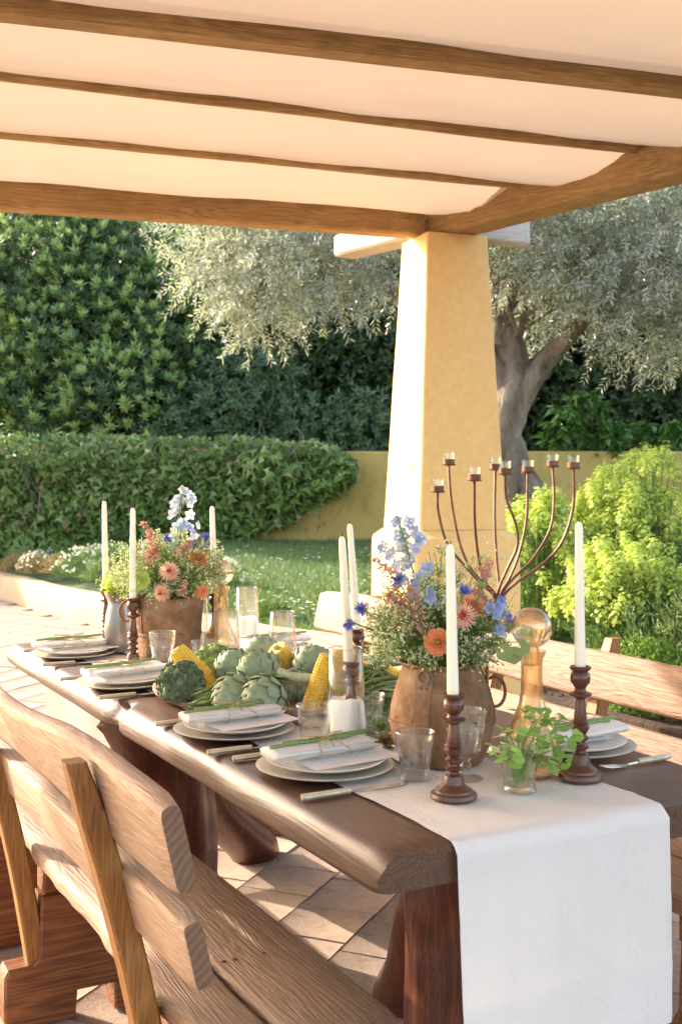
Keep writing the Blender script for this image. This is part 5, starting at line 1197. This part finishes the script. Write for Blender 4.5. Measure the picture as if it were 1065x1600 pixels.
for i, (x, y) in enumerate([(786, 1017), (812, 1010), (800, 1022)]):
    q = D(x, y, 2.2+.012*i)-nb; v, f = leaves([q+V(-.016, 0, 0)], [[1, .1, -.15]], [[0, -1, .2]], .036, .036, 'round'); npmesh('round_leaf', v, f, M['silver_leaf'], root, 180)

fb = far_pot+V(0, 0, .18); O5 = lambda x, y: (140+x*.244, 740+y*.244); fy = far_pot.y
def far_region(r):
    while True:
        x, y = r.uniform(172, 350), r.uniform(820, 935); topy = 828+abs(x-262)*.35+(8*math.sin(x*.15))
        if y > topy and abs(x-262) < 88-(max(0, y-900))*.7: return D(x, y, fy+r.uniform(-.14, .12))
filler(fb, far_region, 260, 'feathery green and white stems filling the far rusty pot', 'filler', 2)
delphinium([O5(*p) for p in [(575, 160), (640, 140), (640, 190), (550, 190), (545, 215), (590, 170), (640, 265), (530, 265), (610, 115), (595, 105), (560, 235), (690, 330), (655, 165)]], fy, fb, ['petal_lilac', 'petal_lilac', 'petal_blue'], 'tallest lilac white delphinium spike of the far bouquet', .018)
delphinium([O5(*p) for p in [(570, 340), (550, 385), (610, 340), (600, 320), (660, 400), (560, 450), (640, 350), (350, 470)]], fy-.05, fb, ['petal_blue', 'petal_lilac'], 'blue delphinium under the tall spike of the far bouquet', .02)
for x, y, lb in [(490, 425, 'violet cornflower left of the far delphinium'), (675, 455, 'violet cornflower right of the far delphinium'), (742, 415, 'violet cornflower beside the candle behind the far bouquet'), (752, 480, 'lower violet cornflower beside the candle behind the far bouquet')]: cornflower(D(*O5(x, y), fy-.08), (random.uniform(-.4, .4), -.8, .5), lb, fb, .021)
disc_flower('chrysanthemum', D(265, 893, fy-.12), (0, -1, .2), .034, 24, 4, 'petal_peach', 'petal_red', 'larger peach chrysanthemum with dark heart in the far bouquet', 'flower', None, fb, .15, 'leaf', .24, .25)
disc_flower('chrysanthemum', D(254, 926, fy-.13), (-.3, -1, -.1), .031, 24, 4, 'petal_peach', 'petal_red', 'smaller peach chrysanthemum hanging over the far pot rim', 'flower', None, fb, .15, 'leaf', .24, .2)
disc_flower('ranunculus', D(310, 874, fy-.06), (.3, -.8, .4), .030, 10, 4, 'petal_orange', 'stem', 'orange ranunculus at the right of the far bouquet', 'flower', None, fb, .2, 'round', .6, .18)
disc_flower('ranunculus', D(315, 924, fy-.10), (.5, -.8, -.1), .024, 8, 3, 'petal_orange', 'stem', 'orange petals low behind the far carafe ball', 'flower', None, fb, .2, 'round', .6, .1)
disc_flower('lime_bellflower', D(222, 908, fy-.10), (-.2, -.9, .3), .030, 7, 2, 'petal_lime', 'stem', 'pale lime bell flower between candle and far bouquet', 'flower', None, fb, .3, 'round', .6, .0)
astilbe([O5(*p) for p in [(345, 315), (380, 370), (400, 430), (400, 520)]], fy-.10, fb, 'pink plume at the upper left of the far bouquet', 120)
astilbe([O5(*p) for p in [(420, 470), (400, 510), (380, 540)]], fy-.12, fb, 'short salmon plume over the far pot', 110)
astilbe([O5(*p) for p in [(640, 440), (610, 480), (590, 520)]], fy-.12, fb, 'soft pink plume in the middle of the far bouquet', 110)
astilbe([O5(*p) for p in [(620, 690), (600, 740), (590, 760)]], fy-.13, fb, 'pink plume low on the right above the far pot rim', 60)
root = empty('euphorbia_posy', jp+V(0, 0, .16), 0, 'lime green euphorbia heads in the pewter jug', 'greenery'); L2 = []; mb = MB()
for k in range(30):
    e = D(random.uniform(168, 206), random.uniform(900, 930), jp.y+random.uniform(-.06, .06))-root.location; mb.tube([V(0, 0, -.05), e*.5+V(0, 0, .01), e], .0012, 4); kk = 22; pts = np.array(e)+rng.normal(0, .010, (kk, 3)); L2.append(leaves(np.repeat(pts, 3, 0), rdir(kk*3)*[1, 1, .4], np.repeat([[0, 0, 1.]], kk*3, 0)+rdir(kk*3)*.4, .012, .012))
npmesh('flower_heads', *cat(L2), M['euph'], root)['kind'] = 'stuff'; mb.build('stems', M['stem'], root)['kind'] = 'stuff'

# ---------------------------------------------------------------- vegetables on the cork board
bo = W(.335, 1.28, 0); board = empty('cork_board', (bo.x, bo.y, ZR+.001), TA, 'rough cork bark board under the heap of vegetables', 'board'); mb = MB(); rings = []; n = 60
for s, z in ((.0, .0), (.9, .0), (.985, .006), (1.0, .013), (.985, .018), (.8, .017), (.4, .016), (.0, .016)):
    rings.append([V((.235*s)*math.cos(a)*(1+.10*nz(math.cos(a)*2, math.sin(a)*2, 4)), .365*s*math.sin(a)*(1+.10*nz(math.cos(a)*2, math.sin(a)*2, 4)), z+.004*nz(math.cos(a)*5*s, math.sin(a)*5*s, 2)+.010*s*s*max(0, nz(math.cos(a)*1.5, math.sin(a)*1.5, 9))) for a in (2*math.pi*k/n for k in range(n))])
mb.loft(rings).build('slab', M['cork'], board, 60)
ZB = ZR+.018
mb = MB(); tv, tf = [], []
def bract_mesh(name, L, Wd, mat):
    g = MB(); rows = []
    for u in range(5):
        t = u/4; w_ = Wd*math.sin(min(math.pi*(.28+.62*t), math.pi))*(1 if u < 4 else .15); rows.append([V(x*w_, .17*t*t*L-.12*L*(1-abs(x)**1.5)*math.sin(min(t*2.6, 3.0)), L*t) for x in (-1, -.5, 0, .5, 1)])
    g.loft(rows, False, False); g.add([V(*p)+V(0, -.0022, 0) for p in g.v], [f[::-1] for f in g.f]); o = g.build(name, M[mat], None, 60); me = o.data; bpy.data.objects.remove(o); return me
BR = bract_mesh('bract', 1, .52, 'artichoke')
def artichoke(c, axis, R_, label, stem=0.0):
    q = Vector(axis).normalized().to_track_quat('Z', 'Y'); root = empty('artichoke', c, 0, label, 'artichoke', 'artichokes heaped on the cork board', rot=q.to_euler())
    MB().ball((0, 0, 0), R_*.86, 14, 10, (1, 1, 1.02)).build('heart', M['artichoke'], root, 60)
    r = random.Random(int(c[0]*1e4)); rows = [(-.80, 7, .62), (-.52, 9, .72), (-.2, 10, .78), (.15, 10, .76), (.48, 8, .7), (.72, 6, .6), (.9, 4, .5), (.99, 3, .36)]
    for k, (h, m, L) in enumerate(rows):
        rr = math.sqrt(max(1-h*h, .02))*.93
        for j in range(m):
            a = 2*math.pi*(j+.5*(k % 2))/m+r.uniform(-.08, .08); o = bpy.data.objects.new('bract', BR); COL.objects.link(o); o.parent = root
            tl = math.atan2(-h*.9, rr)  # follow the sphere towards the top
            o.rotation_mode = 'XYZ'; P_ = V(rr*math.cos(a), rr*math.sin(a), h-.18)*R_
            Mx = Matrix.Rotation(a+math.pi/2, 4, 'Z') @ Matrix.Rotation(-math.asin(max(-1, min(1, h-.05)))+.06+r.uniform(-.05, .05), 4, 'X')
            o.matrix_local = Matrix.Translation(P_) @ Mx @ Matrix.Diagonal((R_*L*1.0, R_*L, R_*L*1.12, 1))
    if stem:
        mb = MB(); rings = []
        for i in range(7):
            t = i/6; z = -R_*.8-stem*t; rr = .0115+.002*(1-t)
            rings.append([V(rr*(1+.10*math.cos(a*7))*math.cos(a), rr*(1+.10*math.cos(a*7))*math.sin(a), z) for a in (2*math.pi*k/21 for k in range(21))])
        mb.loft(rings).build('stem', M['stalk'], root, 50); MB().lathe([(.001, 0), (.0105, 0), (.0105, .001), (.001, .001)], 14, (0, 0, -R_*.8-stem-.0012)).build('stem_cut', M['corncut'], root)
def broccoli(c, axis, R_, mat, label):
    q = Vector(axis).normalized().to_track_quat('Z', 'Y'); root = empty('broccoli', c, 0, label, 'broccoli', 'broccoli heads on the cork board', rot=q.to_euler()); r = random.Random(int(c[0]*999)); mb = MB()
    for k in range(46):
        a = k*2.4; t = (k+.5)/46; ph = 1.75*math.sqrt(t); d_ = V(math.sin(ph)*math.cos(a), math.sin(ph)*math.sin(a), math.cos(ph)); mb.ball(d_*R_*.72, R_*r.uniform(.22, .32), 12, 8, nz=.22, fr=4, seed=k)
    mb.build('florets', M[mat], root, 180)
    k = 9000; dd = rdir(k); dd[:, 2] = np.where(dd[:, 2] < -.3, -dd[:, 2], dd[:, 2]); bumpy = np.array([1+.20*nz(x*3.5, y*3.5, z*3.5) for x, y, z in dd]); P_ = dd*(R_*.95*bumpy)[:, None]
    npmesh('flower_buds', *leaves(P_, rdir(k)+dd*.4, dd, .0042, .0042, 'diamond'), M[mat], root)['kind'] = 'stuff'
    MB().tube([V(0, 0, -R_*1.25), V(0, 0, -R_*.3), V(0, 0, R_*.2)], [R_*.28, R_*.32, R_*.5], 12).build('stalk', M['stalk'], root, 60)
def corn(c, axis, L, R_, label, cut=True):
    q = Vector(axis).normalized().to_track_quat('Z', 'Y'); root = empty('corn_cob', c, 0, label, 'corn cob', 'yellow corn cobs on the cork board', rot=q.to_euler()); mb = MB(); rows_, per = 12, int(L/.0072)
    prof = lambda t: R_*(1-.10*t-.55*max(0, t-.72)**1.3)
    for k in range(rows_):
        a = 2*math.pi*k/rows_
        for j in range(per):
            t = (j+.5*(k % 2)*.6)/per; z = -L/2+L*t; rr = prof(t); n_ = V(math.cos(a), math.sin(a), 0); t_ = V(-n_.y, n_.x, 0); w_ = math.pi*rr/rows_*.98; h_ = .0036; c0 = n_*(rr-.002)+V(0, 0, z)
            vs = [c0+t_*x*w_+V(0, 0, y*h_) for x, y in ((-1, -1), (1, -1), (1, 1), (-1, 1))]+[c0+n_*.0042+t_*x*w_*.55+V(0, 0, y*h_*.6) for x, y in ((-1, -1), (1, -1), (1, 1), (-1, 1))]
            mb.add(vs, [(4, 5, 6, 7), (0, 1, 5, 4), (1, 2, 6, 5), (2, 3, 7, 6), (3, 0, 4, 7)])
    mb.build('kernels', M['corn'], root, 180)['kind'] = 'stuff'
    MB().lathe([(.001, -L/2-.003), (prof(0)*.93, -L/2-.003), (prof(0)*.95, -L/2), (prof(.5)*.93, 0), (prof(1)*.9, L/2), (.001, L/2+.004)], 20).build('cob', M['corncut'], root, 40)
    MB().lathe([(.001, -L/2-.014), (.007, -L/2-.014), (.009, -L/2-.002)], 10).build('cob_stub', M['corncut'], root)
# nearest row first
broccoli(D(284, 1070, 2.93), (-.15, -.45, .9), .060, 'broccoli', 'dark green broccoli head at the left end of the board')
broccoli(D(334, 1040, 3.16), (-.1, -.2, 1), .058, 'broccoli_pale', 'paler broccoli head behind the corn and artichokes')
corn(D(303, 1044, 3.02), (-.62, .1, .62), .135, .027, 'corn cob leaning between the two broccoli heads')
corn(D(449, 1038, 3.06), (.45, .35, -.75), .11, .0265, 'corn cob standing with its cut end up behind the artichokes')
corn(D(499, 1068, 2.80), (.28, .1, .85), .145, .024, 'corn cob standing upright left of the nearest glass cylinder')
corn(D(525, 1062, 2.86), (.18, .2, .85), .145, .024, 'corn cob seen through the nearest glass cylinder')
corn(D(585, 1052, 3.02), (1, -.1, -.2), .15, .024, 'corn cob lying behind the bean heap')
for (x, y, d_, ax_, R_, st, lb) in [(366, 1090, 2.80, (-.75, -.42, -.25), .052, 0, 'front left artichoke next to the asparagus bundle'), (411, 1093, 2.74, (-.72, -.40, -.5), .050, 0, 'front middle artichoke over the tied napkin'), (366, 1044, 3.02, (-.3, -.2, .9), .050, 0, 'back left artichoke beside the pale broccoli'), (404, 1048, 2.93, (-.55, .0, .8), .051, .115, 'artichoke with long ribbed stem lying towards the right'), (408, 1022, 3.15, (-.4, .3, .8), .048, 0, 'rear artichoke behind the stemmed one'), (489, 1038, 3.02, (.3, .2, .9), .051, 0, 'rightmost artichoke behind the upright corn'), (458, 1074, 2.92, (.3, -.3, -.6), .043, 0, 'dark artichoke under the pale leek stalk'), (480, 1082, 2.90, (.6, -.5, .3), .034, 0, 'smallest artichoke left of the upright corn'), (562, 1066, 2.95, (.3, -.2, .9), .045, 0, 'artichoke seen behind the nearest candlestick in the cylinder')]:
    artichoke(D(x, y, d_), ax_, R_, lb, st)
root = empty('artichoke_leaves', D(425, 1058, 2.83), 0, 'loose toothed artichoke leaves over the heap middle', 'leaves')
for k in range(7):
    a = -.9+k*.42; v, f = leaves([[0, 0, 0]], [[math.sin(a), -.5, math.cos(a)*.25-.12]], [[0, -.4, 1]], .055, .032, 'ivy'); npmesh('leaf', v, f, M['grey_leaf'], root, 180)
# leek stalk
root = empty('leek_stalk', D(466, 1058, 2.82), 0, 'pale green leek stalk lying across the artichokes', 'leek'); g = MB(); pa = smoothpath([V(-.05, .01, .012), V(-.01, 0, .0), V(.05, -.005, -.002)], 6); g.tube(pa, [.0115]*len(pa), 12); g.build('stalk', M['stalk'], root, 60)
MB().lathe([(.001, 0), (.0105, 0), (.0095, .0012), (.001, .0012)], 14).xf(Matrix.Translation((.0502, -.005, -.002)) @ Matrix.Rotation(math.pi/2, 4, 'Y')).build('cut_end', M['corncut'], root)
# asparagus bundle on board
c = D(333, 1088, 2.86); root = empty('asparagus_bunch', c, 0, 'bunch of green asparagus between broccoli and front artichoke', 'asparagus'); r = random.Random(9)
for k in range(26):
    a = r.uniform(0, 6.283); d_ = math.sqrt(r.random()); o = spear_mesh(r.uniform(.09, .105), .0038, k).build('asparagus_spear', M['drystem'] if k % 3 else M['asparagus'], root, 60)
    o.location = (r.uniform(-.02, .02), .030*d_*math.cos(a), .022*d_*math.sin(a)+.0); o.rotation_euler = (0, r.uniform(.1, .45), r.uniform(-.25, .25)+math.pi*.0+3.5)
# bean heap left of the near pot
c = T(586, 1118, .775); root = empty('bean_heap', c, 0, 'heap of long green beans and asparagus tips left of the near pot', 'beans'); r = random.Random(12)
for k in range(150):
    a = r.uniform(0, 6.283); d_ = math.sqrt(r.random()); z = .012+.105*(1-d_*d_)*r.random(); b = V(.055*d_*math.cos(a)+.005, .13*d_*math.sin(a)+.04, z); L = r.uniform(.10, .16); an = r.gauss(.9, .55); t_ = V(math.cos(an), math.sin(an)*.6, r.uniform(-.25, .35)).normalized()
    q = [b-t_*L/2, b+V(0, 0, .010), b+t_*L/2+V(0, 0, -.008)]
    for p in q: p.z = max(p.z, .004)
    pa = smoothpath(q, 4); m_ = len(pa); g = MB().tube(pa, [max(.0008, .0036*min(1, 4*i/m_+.3, 4*(m_-1-i)/m_+.15)) for i in range(m_)], 5); g.build('bean', M['drystem'] if r.random() < .6 else M['asparagus'], root, 180)
# succulent rosette, small grey leaves beside the pot
def rosette(c, label, mat, L, n=26):
    root = empty('succulent', c, 0, label, 'succulent')
    for k in range(n):
        a = k*2.4; t = k/n; lift = .1+1.1*t; v, f = leaves([[0, 0, .004+.01*t]], [[math.cos(a)*math.cos(lift), math.sin(a)*math.cos(lift), math.sin(lift)]], [[0, 0, 1]], L*(1-.5*t), L*.55*(1-.5*t), 'leaf'); npmesh('succulent_leaf', v, f, M[mat], root, 180)
rosette(T(602, 1168, .77), 'brownish succulent rosette between tumbler and rusty pot', 'dry_leaf', .045)
rosette(T(594, 1148, .775), 'blue grey leaf rosette under the bean heap', 'grey_leaf', .05, 20)
